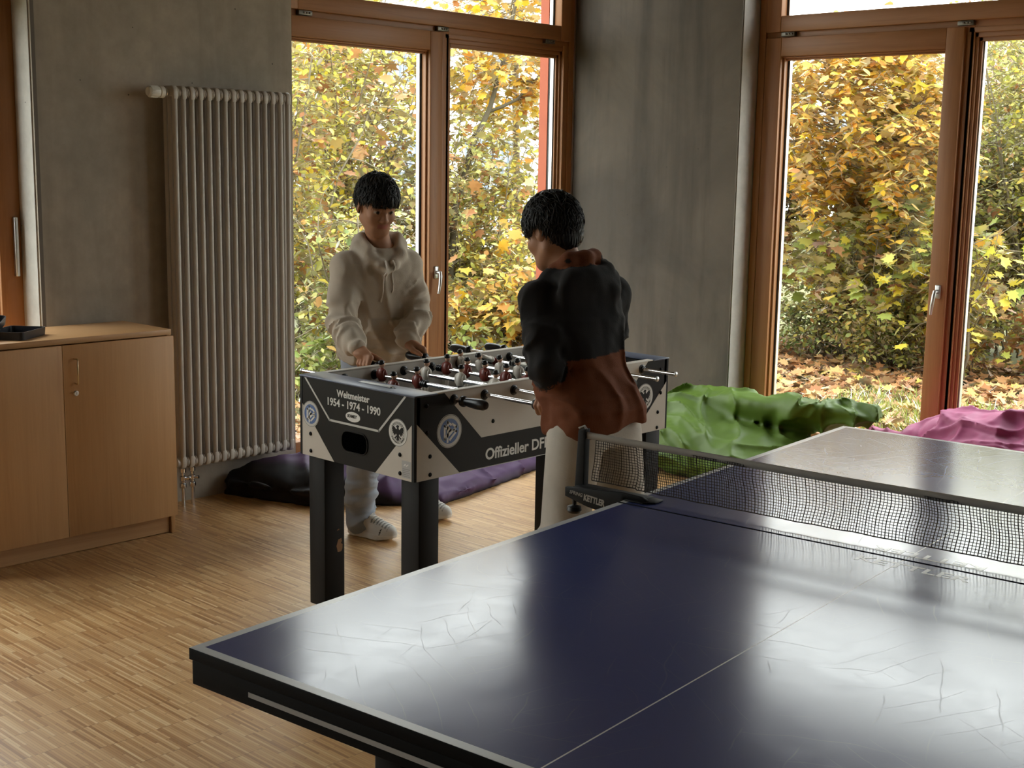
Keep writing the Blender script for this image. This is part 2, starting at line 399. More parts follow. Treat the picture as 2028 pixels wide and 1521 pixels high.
    for u0, u1 in ((a+0.007, a+0.014), (b-0.014, b-0.007)): bx(gk, u0, u1, 0.05, 0.074, zu, HT-0.16, 1)
    gk.build('gasket', [M['gasket'], M['alu']], uo)
    p = MB(); bx(p, a-0.01, b+0.01, 0.054, 0.060, zu-0.01, HT-0.15); p.build('window_pane', M['glass'], uo)
    # hinges in the transom gap
    for u in (0.16, sash[1]+0.055, Wd-0.28):
        h = MB(); bx(h, u, u+0.085, -0.012, 0.016, ZT+0.002, zs-0.002)
        for k in range(3): c = ud*(u+0.028+k*0.018)+nd*(-0.013)+Z*(ZT+0.014); h.lathe([(0.006, 0), (0.006, 0.012)], c, ud, 8, 1)
        h.build('hinge', [M['hinge'], M['alu']], r, bevel=0.002)
    # lever handle
    hu, hz = sash[1]+0.052, 1.0
    h = MB(); c = ud*hu+nd*(-0.012)+Z*hz
    h.obox(c+Z*0.0-nd*0.004, ud*0.016, nd*0.006, Z*0.036); ho = h.build('handle', M['alu'], so, bevel=0.006, seg=3)
    h = MB(); h.lathe([(0.011, 0), (0.011, 0.028), (0.009, 0.036)], c-nd*0.006, -nd, 14)
    h.tube([c-nd*0.036+Z*0.006, c-nd*0.043-Z*0.02-ud*0.002, c-nd*0.045-Z*0.07-ud*0.008, c-nd*0.040-Z*0.118-ud*0.014], [0.010, 0.0105, 0.0095, 0.007], 12)
    h.build('handle_lever', M['alu'], ho, smooth=60)
    return r
window(1, (W1[0], YF, 0), (1, 0, 0), (0, 1, 0), W1[1]-W1[0], (0.112, 1.062), (1.255, 2.165), 2.150)
window(2, (XF, W2[1], 0), (0, -1, 0), (1, 0, 0), W2[1]-W2[0], (0.165, 1.132), (1.300, 2.20), 2.14)
window(3, (XF, W3[1], 0), (0, -1, 0), (1, 0, 0), W3[1]-W3[0], (0.165, 1.132), (1.300, 2.20), 2.14)  # out of view, added to bring more daylight onto the table
# window at the far left, only its right side shows; handed the other way round
r0 = window(4, (W0[1], YF, 0), (-1, 0, 0), (0, 1, 0), W0[1]-W0[0], (0.105, 1.06), (1.255, 2.165), 2.14)
window(5, (WA[1], YF, 0), (-1, 0, 0), (0, 1, 0), WA[1]-WA[0], (0.105, 1.06), (1.255, 2.165), 2.14)  # never seen, added so open sky lights the floor and cabinet
# long silver espagnolette lever on that window's sash
h = MB(off=(W0[1], YF, 0)); h.box((2.655, YF-0.036, 1.10), (2.673, YF-0.012, 1.355)); h.box((2.658, YF-0.012, 1.12), (2.672, YF, 1.34))
h.build('handle', M['alu'], r0, bevel=0.004)
# slim aluminium sealing strips where the frames meet the concrete
S(MB().box((XW-0.008, YF-0.010, 0), (XW-0.001, YF+0.02, HT)).build('trim_1', M['alu']))
# outer reveal of the back window: dark blind guide rail and rust red board
mb = MB(); mb.box((6.25, 5.575, 0), (6.328, 5.64, HT), 0); S(mb.build('trim_2', M['rail']))
mb = MB(); mb.box((6.245, 5.6405, 0), (6.328, 5.709, 3.4), 0); S(mb.build('trim_3', M['red_board']))
mb = MB(); mb.box((6.70, 4.245, 0), (6.78, 4.33, HT), 0); S(mb.build('trim_4', M['red_board']))
# ------------------------------------------------------------------ table tennis table
def table_blue():
    m = mat('blue_table_paint', (0.018, 0.026, 0.085), 0.30, spec=0.5); t = NT(m); v = t.coord()
    n = t.noise(v, 3.2, 6, 0.65, 0.5); n2 = t.noise(v, 26, 5, 0.7); n3 = t.noise(t.coord((1, 1, 1), rot=(0, 0, 0.6)), 7, 4, 0.6, 1.2)
    # thin hair scratches at several angles
    sc = None
    for k, (rot, s1) in enumerate(((0.4, 5), (1.3, 4), (2.2, 6), (2.8, 3.5))):
        q = t.n('TexWave', wave_type='BANDS'); q.inputs['Scale'].default_value = s1; q.inputs['Distortion'].default_value = 5; q.inputs['Detail'].default_value = 3; q.inputs['Detail Scale'].default_value = 0.7
        t.l(t.coord((1, 1, 1), rot=(0, 0, rot)), q.inputs['Vector'])
        line = t.ramp(q.outputs['Fac'], [(0.0, (1, 1, 1)), (0.00025, (0, 0, 0))])
        gate = t.ramp(t.noise(t.coord((1, 1, 1), rot=(0, 0, rot*2)), 3.5+k, 2), [(0.52, (0, 0, 0)), (0.62, (1, 1, 1))])
        g = t.math('MULTIPLY', line, gate); sc = g if sc is None else t.math('MAXIMUM', sc, g)
    col = t.mix(t.math('MULTIPLY', n, 0.5), (0.034, 0.048, 0.155), (0.046, 0.060, 0.170))
    col = t.mix(t.math('MULTIPLY', sc, 0.22), col, (0.12, 0.13, 0.17)); t.base(col)
    r = t.math('ADD', 0.10, t.math('MULTIPLY', n2, 0.05)); r = t.math('ADD', r, t.math('MULTIPLY', n3, 0.09))
    t.rough(t.math('ADD', r, t.math('MULTIPLY', sc, 0.08)))
    t.b.inputs['Specular IOR Level'].default_value = 0.55; t.b.inputs['Coat Weight'].default_value = 0.16; t.b.inputs['Coat Roughness'].default_value = 0.28; t.b.inputs['Coat IOR'].default_value = 1.6
    t.bump(t.math('ADD', t.math('MULTIPLY', n2, 0.5), t.math('MULTIPLY', sc, 0.3)), 0.05, 0.0006)
    return m
M['tblue'] = table_blue()
M['tline'] = m_noise('white_table_line', (0.62, 0.63, 0.63), (0.52, 0.53, 0.54), 12, 0.26, **{'Coat Weight': 0.2, 'Coat Roughness': 0.24, 'Coat IOR': 1.6})
M['tedge'] = m_noise('black_table_apron', (0.005, 0.005, 0.0055), (0.008, 0.008, 0.0085), 10, 0.6, spec=0.05)
M['tstripe'] = m_noise('silver_grey_stripe', (0.42, 0.42, 0.42), (0.36, 0.36, 0.36), 20, 0.45)
M['tlogo'] = mat('white_print', (0.75, 0.75, 0.72), 0.24, spec=0.6, **{'Coat Weight': 0.2, 'Coat Roughness': 0.24, 'Coat IOR': 1.6})
M['black_metal'] = m_noise('black_powder_coat', (0.008, 0.008, 0.0085), (0.013, 0.0125, 0.0125), 14, 0.5, spec=0.10)
M['black_plastic'] = m_noise('black_plastic', (0.009, 0.009, 0.010), (0.013, 0.013, 0.014), 16, 0.32, spec=0.35)
TA = math.radians(-84.66)     # direction of the short side
TT = thing('table_tennis_table', 'blue table tennis table with white lines and black apron in the foreground', 'table tennis table', (1.228, 1.938, 0), TA)
# local axes: x across (1.525), y along (2.74), the net side halves meet at y = 1.37
TW, TL, TZ = 1.525, 2.74, 0.76
def half(y0, y1, name):
    h = MB(); h.box((0.0, y0, TZ-0.022), (TW, y1, TZ-0.0006))
    ho = h.build(name, M['tedge'], TT, bevel=0.0012)
    s = MB(); lw = 0.02; e0 = lw if y0 == 0 else 0.0; e1 = lw if y1 == TL else 0.0
    def q(x0, ya, x1, yb, mi): s.box((x0, ya, TZ-0.0008), (x1, yb, TZ), mi)
    q(lw, y0+e0, TW/2-0.0015, y1-e1, 0); q(TW/2+0.0015, y0+e0, TW-lw, y1-e1, 0)
    q(TW/2-0.0015, y0+e0, TW/2+0.0015, y1-e1, 1)
    q(0.0012, y0+0.0012, lw, y1-0.0012, 1); q(TW-lw, y0+0.0012, TW-0.0012, y1-0.0012, 1)
    if e0: q(lw, 0.0012, TW-lw, lw, 1)
    if e1: q(lw, TL-lw, TW-lw, TL-0.0012, 1)
    s.build('playing_surface', [M['tblue'], M['tline']], ho)
    return ho
hn = half(0.0, 1.3645, 'table_half'); hf = half(1.3755, TL, 'table_half')
# maker's lettering either side of the gap
text_obj('lettering', 'KETTLER', 0.052, M['tlogo'], hn, (0.80, 1.300, TZ), (1, 0, 0), (0, 1, 0), 0.0004, 0.0012, 1.25)
text_obj('lettering', 'KETTLER', 0.052, M['tlogo'], hf, (0.80, 1.437, TZ), (-1, 0, 0), (0, -1, 0), 0.0004, 0.0012, 1.25)
# apron under each half, with the silver stripe on the end board
def apron(y0, y1, end, par):
    a = MB(); zt, zb = TZ-0.023, 0.692; w = 0.006
    a.box((w, y0+0.004, zb), (w+0.022, y1-0.004, zt)); a.box((TW-w-0.022, y0+0.004, zb), (TW-w, y1-0.004, zt))
    ye = y0+0.003 if end == 0 else y1-0.003-0.022
    a.box((w-0.002, ye, zb), (TW-w+0.002, ye+0.022, zt))
    yi = y1-0.05 if end == 0 else y0+0.03
    a.box((w+0.022, yi, zb), (TW-w-0.022, yi+0.022, zt))
    o = a.build('apron', M['tedge'], par, bevel=0.002)
    sgn = -1 if end == 0 else 1; yf = ye if end == 0 else ye+0.022
    st = MB(); st.box((0.155, min(yf, yf+sgn*0.0008), 0.7085), (TW-0.155, max(yf, yf+sgn*0.0008), 0.7175)); st.build('stripe', M['tstripe'], o)
    return o
apron(0.0, 1.3645, 0, hn); apron(1.3755, TL, 1, hf)
for x in (0.40, 1.125):
    for y in (0.115, TL-0.115):
        l = MB(); l.box((x-0.032, y-0.026, 0.035), (x+0.032, y+0.026, 0.70)); lo = l.build('leg', M['black_metal'], TT, bevel=0.005)
        l = MB(); l.lathe([(0.022, 0), (0.024, 0.012), (0.016, 0.03), (0.012, 0.04)], (x, y, 0), (0, 0, 1), 16); l.build('foot', M['black_plastic'], lo, smooth=40)
for y in (0.115, TL-0.115):
    b = MB(); b.box((0.42, y-0.012, 0.50), (1.105, y+0.012, 0.54)); b.box((0.43, y-0.014, 0.541), (1.095, y+0.014, 0.5445), 1)
    b.build('crossbar', [M['black_metal'], M['alu']], TT, bevel=0.002)
u = MB()
for x in (0.40, 1.125): u.box((x-0.018, 0.14, 0.30), (x+0.018, TL-0.14, 0.335))
for y in (1.18, 1.56): u.box((0.30, y-0.02, 0.12), (1.225, y+0.02, 0.16)); u.box((0.38, y-0.018, 0.16), (0.42, y+0.018, 0.33)); u.box((1.105, y-0.018, 0.16), (1.145, y+0.018, 0.33))
u.build('undercarriage', M['black_metal'], TT, bevel=0.003)
for x in (0.33, 1.195):
    for y in (1.18, 1.56):
        w = MB(); w.lathe([(0.03, -0.014), (0.06, -0.014), (0.062, -0.008), (0.062, 0.008), (0.06, 0.014), (0.03, 0.014)], (x, y, 0.062), (1, 0, 0), 24); w.box((x-0.02, y-0.012, 0.06), (x+0.02, y+0.012, 0.125))
        w.build('wheel', M['black_plastic'], TT, smooth=40)

# ------------------------------------------------------------------ net
M['net_cord'] = m_noise('dark_net_cord', (0.014, 0.014, 0.02), (0.035, 0.026, 0.018), 30, 0.8)
M['net_tape'] = m_noise('grey_net_tape', (0.36, 0.33, 0.29), (0.28, 0.255, 0.225), 25, 0.75)
M['net_sleeve'] = m_noise('black_net_sleeve', (0.010, 0.010, 0.011), (0.02, 0.019, 0.018), 60, 0.9)
NETY = 1.452
NET = thing('table_tennis_net', 'dark mesh net with grey top tape clamped across the blue table', 'net', (1.228, 1.938, 0), TA)
x0n, x1n = -0.158, TW+0.158; zb, zt = 0.776, 0.9105
def sag(x): return 0.006*math.sin((x-x0n)/(x1n-x0n)*PI)
def netp(i, k, nc, nr):
    x = x0n+0.018+(x1n-x0n-0.036)*i/nc; fz = k/nr
    wob = (0.3+0.7*fz*(1.2-fz)*2)*(0.0035*math.sin(x*23+fz*5)+0.003*math.sin(x*51+1.3)+0.0028*math.sin(fz*9+x*11))
    shear = 0.005*math.sin(fz*PI*1.3+math.sin(x*7)*1.5)+0.004*math.sin(x*37)
    z = zb+(zt-0.012-sag(x)-zb)*(1-(1-fz)**1.06)+0.0005*math.sin(x*64)*(1-fz)+ (0.004 if x < 0 or x > TW else 0)
    return (x+shear, NETY+wob, z)
nc, nr = 236, 17; nm = MB()
for i in range(nc+1): nm.tube([netp(i, k*0.5, nc, nr) for k in range(2*nr+1)], 0.00085+0.0004*((i*7) % 3 == 0), 4, cap=False)
for k in range(nr+1): nm.tube([netp(i*0.5, k, nc, nr) for i in range(2*nc+1)], 0.00075 if k else 0.0015, 4, cap=False)
nm.build('net_mesh', M['net_cord'], NET, smooth=True)
tp = MB(); N = 48; V = []
for i in range(N+1):
    x = x0n+(x1n-x0n)*i/N; zc = zt-sag(x); y = NETY+0.002*math.sin(x*9)
    V += [(x, y-0.0035, zc-0.018), (x, y-0.004, zc-0.004), (x, y, zc), (x, y+0.004, zc-0.004), (x, y+0.0035, zc-0.018)]
F = []
for i in range(N):
    for j in range(5): F.append((i*5+j, (i+1)*5+j, (i+1)*5+(j+1) % 5, i*5+(j+1) % 5))
tp.add(V, F); tp.build('top_tape', M['net_tape'], NET, smooth=True)
for sg, xe in ((-1, 0.0), (1, TW)):
    px = xe+sg*0.172
    p = MB(); p.tube([(px, NETY, 0.735), (px, NETY, 0.915)], 0.008, 12); p.box((px-0.012, NETY-0.010, 0.728), (px+0.012, NETY+0.010, 0.752))
    po = p.build('post', M['black_metal'], NET, bevel=0.001)
    p = MB(); a, b = sorted((px-sg*0.016, px+sg*0.014))
    p.prism([(a-0.004, 0.748), (b-0.004, 0.748), (b+0.002*sg, 0.919), (a+0.004, 0.914)], (0, NETY-0.012, 0), (1, 0, 0), (0, 0, 1), (0, 0.024, 0))
    p.build('sleeve', M['net_sleeve'], po, bevel=0.003)
    p = MB(); p.tube([(px-0.012, NETY-0.006, 0.916), (px, NETY+0.004, 0.923), (px+0.012, NETY-0.004, 0.917)], 0.004, 6); p.build('cord_knot', M['net_tape'], po, smooth=True)
    # clamp arm reaching over the table edge to the gap, tongue above and jaw below the top
    c = MB(); ya = 1.400
    top = [(px+sg*0.020, 0.763), (px+sg*0.020, 0.738), (px-sg*0.052, 0.720), (xe+sg*0.030, 0.708), (xe+sg*0.004, 0.712), (xe+sg*0.004, 0.7625), (xe-sg*0.062, 0.7625), (xe-sg*0.066, 0.768), (xe-sg*0.05, 0.775), (xe+sg*0.01, 0.777)]
    c.prism(top, (0, ya, 0), (1, 0, 0), (0, 0, 1), (0, 0.012, 0))
    c.obox(((px+xe-sg*0.05)/2, ya+0.034, 0.7645), ((px-xe+sg*0.05)/2, 0, -0.008*sg*0), (0, 0.026, 0), (0, 0, 0.0017))
    c.prism([(xe-sg*0.062, ya-0.012), (xe-sg*0.085, ya+0.012), (xe-sg*0.085, ya+0.052), (xe-sg*0.03, ya+0.062), (xe-sg*0.005, ya-0.012)], (0, 0, 0.7605), (1, 0, 0), (0, 1, 0), (0, 0, 0.004))
    c.box((min(px, px-sg*0.03), NETY-0.014, 0.732), (max(px, px-sg*0.03), NETY+0.014, 0.752)); c.box((px-0.014, ya, 0.740), (px+0.014, NETY, 0.752))
    co = c.build('clamp', M['black_metal'], NET, bevel=0.0015)
    k = MB(); k.lathe([(0.006, 0.03), (0.006, 0), (0.019, -0.004), (0.021, -0.014), (0.017, -0.021), (0.004, -0.022)], (px-sg*0.004, ya+0.012, 0.715), (0, 0, 1), 18)
    k.build('clamp_screw', M['black_plastic'], co, smooth=40)
    j = MB(); j.prism([(xe+sg*0.085, 0.672), (xe+sg*0.085, 0.660), (xe-sg*0.03, 0.655), (xe-sg*0.03, 0.684), (xe+sg*0.02, 0.684)], (0, ya, 0), (1, 0, 0), (0, 0, 1), (0, 0.03, 0))
    j.build('clamp_jaw', M['black_metal'], co, bevel=0.0015)
    if sg < 0:
        dn = nrm((1, 0, -0.10)); un = nrm((0.10, 0, 1))
        text_obj('lettering', 'KETTLER', 0.0235, M['net_tape'], co, (-0.0975, ya-0.0001, 0.7335), dn, un, 0.0005, 0.0010, 0.72)
        text_obj('lettering', 'SPRING', 0.0135, M['net_tape'], co, (-0.1560, ya-0.0001, 0.7460), dn, un, 0.0005, 0.0003, 0.95, shear=0.2)

# ------------------------------------------------------------------ football table
M['fb_black'] = m_noise('black_laminate', (0.006, 0.0053, 0.0047), (0.011, 0.0092, 0.008), 7, 0.42, spec=0.14)
M['fb_white'] = m_noise('scuffed_white_laminate', (0.52, 0.475, 0.41), (0.43, 0.385, 0.33), 9, 0.5)
M['fb_rim'] = m_noise('blue_grey_rim', (0.075, 0.095, 0.155), (0.10, 0.115, 0.165), 9, 0.36)
M['fb_leg'] = m_noise('black_leg_laminate', (0.005, 0.005, 0.0047), (0.009, 0.008, 0.0075), 12, 0.5, spec=0.18)
M['chip'] = m_noise('bare_fibreboard', (0.36, 0.20, 0.10), (0.26, 0.14, 0.07), 40, 0.9)
M['fb_field'] = mat('dark_playfield', (0.02, 0.045, 0.06), 0.3)
M['badge_blue'] = mat('badge_blue', (0.055, 0.115, 0.29), 0.35)
M['badge_grey'] = mat('badge_silver_grey', (0.46, 0.45, 0.42), 0.4)
M['badge_white'] = mat('badge_white', (0.62, 0.61, 0.58), 0.4)
M['sticker'] = mat('silver_sticker', (0.33, 0.33, 0.33), 0.35, 0.3)
M['doll_white'] = m_noise('painted_white_shirt', (0.72, 0.68, 0.60), (0.60, 0.55, 0.48), 60, 0.35)
M['doll_red'] = m_noise('painted_red_shirt', (0.21, 0.040, 0.028), (0.15, 0.026, 0.018), 80, 0.35)
M['doll_black'] = mat('painted_black_hair', (0.012, 0.011, 0.011), 0.35)
M['doll_skin'] = mat('painted_skin', (0.55, 0.33, 0.22), 0.4)
FX, FY0, FY1, FZ0, FZ1, FL = 2.846, 3.125, 3.730, 0.577, 0.865, 1.367
FB = thing('football_table', 'black and white football table with chrome rods between the two boys', 'football table', (FX, FY0, 0))
def FM(): return MB(off=(FX, FY0, 0))
FXE = FX+FL; WT = 0.028
# side and end boards with their printed triangles
def side(y0, y1, name, vis):
    b = FM(); b.box((FX+0.010, y0, FZ0), (FXE-0.010, y1, FZ1-0.004), 0)
    n = -1 if vis < 0 else 1; yf = y0 if n < 0 else y1
    o = (FX, yf, 0); ux, uz, d = (1, 0, 0), (0, 0, 1), (0, n*0.0008, 0)
    W = lambda P, mi=1, dd=0.0008: b.prism(P, o, ux, uz, (0, n*dd, 0), mi)
    W([(0.010, 0.770), (0.208, FZ0), (0.010, FZ0)]); W([(FL-0.010, 0.768), (FL-0.208, FZ0), (FL-0.010, FZ0)])
    W([(0.134, FZ1-0.0045), (0.310, 0.686), (FL-0.310, 0.686), (FL-0.134, FZ1-0.0045)])
    b.box((FX+0.012, y0-0.0004, FZ0-0.0005), (FXE-0.012, y1+0.0004, FZ0+0.002), 2)
    return b.build(name, [M['fb_black'], M['fb_white'], M['badge_grey']], FB)
sn = side(FY0, FY0+WT, 'side_panel', -1); sf = side(FY1-WT, FY1, 'side_panel', 1)
# inner faces of the side boards are light grey
b = FM(); b.box((FX+0.10, FY1-WT-0.0012, 0.66), (FXE-0.10, FY1-WT, FZ1-0.005)); b.box((FX+0.10, FY0+WT, 0.66), (FXE-0.10, FY0+WT+0.0012, FZ1-0.005))
b.build('inner_lining', M['fb_white'], FB)
def endp(x0, x1, n):
    b = FM(); b.box((x0, FY0, FZ0), (x1, FY1, FZ1-0.006), 0)
    xf = x0 if n < 0 else x1; o = (xf, FY1, 0); uy, uz = (0, -1, 0), (0, 0, 1); a = FY1-FY0
    W = lambda P, mi=1, dd=0.0008: b.prism(P, o, uy, uz, (n*dd, 0, 0), mi)
    W([(0.004, 0.771), (0.190, FZ0), (0.004, FZ0)]); W([(a-0.006, 0.774), (a-0.195, FZ0), (a-0.006, FZ0)])
    b.stroke([(0.030, 0.858), (0.166, 0.723), (0.428, 0.723), (0.560, 0.858)], 0.0075, o, uy, uz, (n*0.0009, 0, 0), 2)
    for e0, e1 in ((0, 0.012), (a-0.012, a)): W([(e0, FZ0), (e1, FZ0), (e1, FZ1-0.006), (e0, FZ1-0.006)], 3, 0.0014)
    return b.build('end_panel', [M['fb_black'], M['fb_white'], M['badge_grey'], M['fb_leg']], FB)
ea = endp(FX, FX+0.024, -1); eb = endp(FXE-0.024, FXE, 1)
# ball outlet: rounded rim and flat black plate painted as the shaded hollow
def rrect(w, h, r, n=6):
    P = []
    for cx, cy, a0 in ((w-r, h-r, 0), (-w+r, h-r, 90), (-w+r, -h+r, 180), (w-r, -h+r, 270)):
        P += [(cx+r*math.cos(math.radians(a0+90*i/n)), cy+r*math.sin(math.radians(a0+90*i/n))) for i in range(n+1)]
    return P
yc = FY1-0.302; P = rrect(0.068, 0.036, 0.030); b = FM()
b.prism(P, (FX-0.0010, yc, 0.663), (0, -1, 0), (0, 0, 1), (0.0006, 0, 0), 0)
ring = [(FX-0.0015, yc-p, 0.663+q) for p, q in P]; b.tube(ring, 0.0022, 6, 1, closed=True)
b.build('ball_outlet', [mat('painted_pocket_shade', (0.001, 0.001, 0.001), 0.9, spec=0.0), M['fb_black']], ea, smooth=40)
for xa, xb in ((FX-0.003, FX+0.100), (FXE-0.100, FXE+0.003)): b = FM(); b.box((xa, FY0-0.003, FZ1-0.006), (xb, FY1+0.003, FZ1)); b.build('end_rim', M['fb_rim'], FB, bevel=0.0015)
for ya, yb in ((FY0-0.001, FY0+WT+0.001), (FY1-WT-0.001, FY1+0.001)): b = FM(); b.box((FX+0.1, ya, FZ1-0.0045), (FXE-0.1, yb, FZ1)); b.build('side_rim', M['fb_white'], FB, bevel=0.001)
b = FM(); b.box((FX+0.045, FY1-0.435, FZ1), (FX+0.060, FY1-0.278, FZ1+0.006)); b.box((FX+0.048, FY1-0.45, FZ1+0.0), (FX+0.057, FY1-0.263, FZ1+0.003), 1)
b.build('score_bar', [M['badge_white'], M['fb_black']], FB, bevel=0.0015)
b = FM(); b.box((FX+0.024, FY0+WT, 0.72), (FXE-0.024, FY1-WT, 0.735), 0)
for k in range(4): b.box((FX+0.30+0.001+k*0.25, FY0+WT+0.01, 0.735), (FX+0.306+k*0.25, FY1-WT-0.01, 0.7355), 1)
b.build('playfield', [M['fb_field'], M['badge_white']], FB)
for xa in (FX+0.09, FXE-0.10):
    for ya, yb in ((FY0+WT+0.0012, FY0+0.20), (FY1-0.20, FY1-WT-0.0012)): b = FM(); b.box((xa, ya, 0.735), (xa+0.01, yb, FZ1-0.008)); b.build('goal_board', M['fb_black'], FB)
LG = 0.090
for lx in (FX+0.030, FXE-0.030-LG):
    for ly in (FY0+0.008, FY1-0.008-LG):
        b = FM(); b.box((lx, ly, 0.012), (lx+LG, ly+LG, FZ0+0.06)); lo = b.build('leg', M['fb_leg'], FB, bevel=0.003)
        b = FM(); b.lathe([(0.030, 0), (0.032, 0.006), (0.028, 0.0125)], (lx+LG/2, ly+LG/2, 0), (0, 0, 1), 20); b.build('foot', M['chip'], lo, smooth=40)
        if lx < 3 and ly > 3.5:   # gouge in the laminate, bare fibreboard shows
            Pg = [(0.052, 0.235), (0.060, 0.258), (0.075, 0.262), (0.077, 0.250), (0.072, 0.243), (0.080, 0.238), (0.079, 0.222), (0.074, 0.212), (0.058, 0.212)]
            b = FM(); b.prism([(lx-FX-0.03+p-0.0, q) for p, q in Pg], (FX+0.03, ly, 0), (1, 0, 0), (0, 0, 1), (0, -0.0007, 0))
            b.build('chipped_patch', M['chip'], lo); b = FM()
            b.prism([(lx-FX-0.03+0.055, 0.292), (lx-FX-0.03+0.066, 0.294), (lx-FX-0.03+0.064, 0.299), (lx-FX-0.03+0.056, 0.296)], (FX+0.03, ly, 0), (1, 0, 0), (0, 0, 1), (0, -0.0006, 0))
            b.build('chipped_patch', M['chip'], lo)
# bolts
def bolt(c, d, par, r=0.0075):
    b = FM(); b.lathe([(r, 0), (r, 0.002), (r*0.75, 0.0042), (r*0.4, 0.005)], c, d, 14); b.lathe([(r*0.35, 0.0050), (r*0.3, 0.0054)], c, d, 6); b.build('bolt', M['black_metal'], par, smooth=50)
for a, z in ((0.059, 0.658), (0.060, 0.596), (0.535, 0.660), (0.536, 0.597)): bolt((FX, FY1-a, z), (-1, 0, 0), ea); bolt((FXE, FY1-a, z), (1, 0, 0), eb)
for a, z in ((0.069, 0.655), (0.070, 0.593), (0.366, 0.736), (0.054, 0.826), (0.056, 0.736), (FL-0.045, 0.727), (FL-0.060, 0.650), (FL-0.062, 0.588), (FL-0.048, 0.821)): bolt((FX+a, FY0, z), (0, -1, 0), sn, 0.0075)
# badges
def badge(kind, c, ux, n, r, par):
    uz = np.array((0, 0, 1.0)); ux = np.asarray(ux, float); n = np.asarray(n, float); c = np.asarray(c, float)
    circ = lambda rad, k=40: [(rad*math.cos(2*PI*i/k), rad*math.sin(2*PI*i/k)) for i in range(k)]
    b = FM(); D = lambda P, mi, d, z0=0.0: b.prism(P, c+n*z0, ux, uz, n*d, mi)
    if kind == 'dfb':
        D(circ(r), 0, 0.0010); D(circ(r*0.97), 3, 0.0012); D(circ(r*0.945), 0, 0.0014); D(circ(r*0.745), 1, 0.0017)
        q = r*0.70; w = r*0.135
        for st in ([(-0.56, 0.50), (-0.56, -0.62), (0.02, -0.02)], [(-0.56, 0.50), (-0.24, 0.20)],
                   [(-0.22, -0.88), (-0.22, 0.78), (0.16, 0.52)], [(-0.22, 0.36), (0.12, 0.10), (-0.05, -0.02)],
                   [(0.30, 0.56), (0.78, 0.28), (-0.22, -0.44)], [(0.48, 0.02), (0.80, -0.10), (0.06, -0.72)]):
            b.stroke([(x*q, y*q) for x, y in st], w, c+n*0.0017, ux, uz, n*0.0005, 2)
    else:
        D(circ(r), 0, 0.0010); D(circ(r*0.975), 3, 0.0012); D(circ(r*0.95), 2, 0.0014); D(circ(r*0.83), 0, 0.0016)
        D(circ(r*0.60), 3, 0.0018); D(circ(r*0.585), 2, 0.0019)
        E_ = [(0, 0.52), (0.08, 0.52), (0.14, 0.46), (0.09, 0.40), (0.08, 0.28), (0.16, 0.22), (0.27, 0.34), (0.40, 0.42), (0.52, 0.34), (0.56, 0.16), (0.48, 0.20), (0.54, 0.00), (0.45, 0.06), (0.48, -0.14), (0.39, -0.06), (0.39, -0.26), (0.30, -0.14), (0.26, -0.28), (0.20, -0.10),
              (0.13, -0.10), (0.12, -0.20), (0.26, -0.32), (0.36, -0.34), (0.28, -0.40), (0.22, -0.48), (0.16, -0.36), (0.09, -0.30), (0.16, -0.56), (0.07, -0.50), (0, -0.60)]
        half_ = [(x*r*1.12, y*r*1.05) for x, y in E_]; poly = half_+[(-x, y) for x, y in reversed(half_[1:-1])]
        D(poly, 3, 0.0023)
        b.stroke([(0.02*r, 0.44*r), (-0.20*r, 0.40*r)], 0.06*r, c+n*0.0019, ux, uz, n*0.0005, 3)
    bo = b.build('emblem', [M['badge_grey'], M['badge_blue'], M['badge_white'], M['fb_black']], par)
    if kind != 'dfb':
        for word, a0, a1, up in (('DEUTSCHER', 150, 30, 1), ('FUSSBALL-BUND', 205, 335, -1)):
            k = len(word)
            for i, ch in enumerate(word):
                a = math.radians(a0+(a1-a0)*(i+0.5)/k); e = ux*math.cos(a)+uz*math.sin(a)
                tx = (ux*math.sin(a)-uz*math.cos(a))*up; ty = e*up
                text_obj('letter', ch, r*0.17, M['fb_black'], bo, c+e*(r*(0.66 if up > 0 else 0.775))+n*0.0016-np.array((FX, FY0, 0)), tx, ty, 0.0004, 0.0002)
    return bo
badge('dfb', (FX, FY1-0.0605, 0.729), (0, -1, 0), (-1, 0, 0), 0.047, ea); badge('eagle', (FX, FY1-0.5255, 0.7325), (0, -1, 0), (-1, 0, 0), 0.0465, ea)
badge('dfb', (FX+0.157, FY0, 0.729), (1, 0, 0), (0, -1, 0), 0.0575, sn); badge('eagle', (FX+FL-0.148, FY0, 0.722), (1, 0, 0), (0, -1, 0), 0.0525, sn)
L_ = lambda p: np.asarray(p, float)-np.array((FX, FY0, 0))
text_obj('lettering', 'Weltmeister', 0.0335, M['badge_white'], ea, L_((FX, FY1-0.293, 0.8125)), (0, -1, 0), (0, 0, 1), 0.0008, 0.0008, 1.0)
text_obj('lettering', '1954 - 1974 - 1990', 0.0370, M['badge_white'], ea, L_((FX, FY1-0.293, 0.7770)), (0, -1, 0), (0, 0, 1), 0.0008, 0.0008, 1.0)
text_obj('lettering', 'Offizieller DFB', 0.0553, M['badge_white'], sn, L_((FX+0.331, FY0, 0.6035)), (1, 0, 0), (0, 0, 1), 0.0008, 0.0012, 1.0, 'LEFT')
b = FM(); b.prism([(0.0385*math.cos(2*PI*i/28), 0.0175*math.sin(2*PI*i/28)) for i in range(28)], (FX, FY1-0.293, 0.7515), (0, -1, 0), (0, 0, 1), (-0.0010, 0, 0))
ov = b.build('maker_badge', M['badge_white'], ea)
text_obj('lettering', 'SCHMIDT', 0.0145, M['fb_black'], ov, L_((FX-0.001, FY1-0.288, 0.7485)), (0, -1, 0), (0, 0, 1), 0.0004, 0.0005, 0.8, shear=0.25)
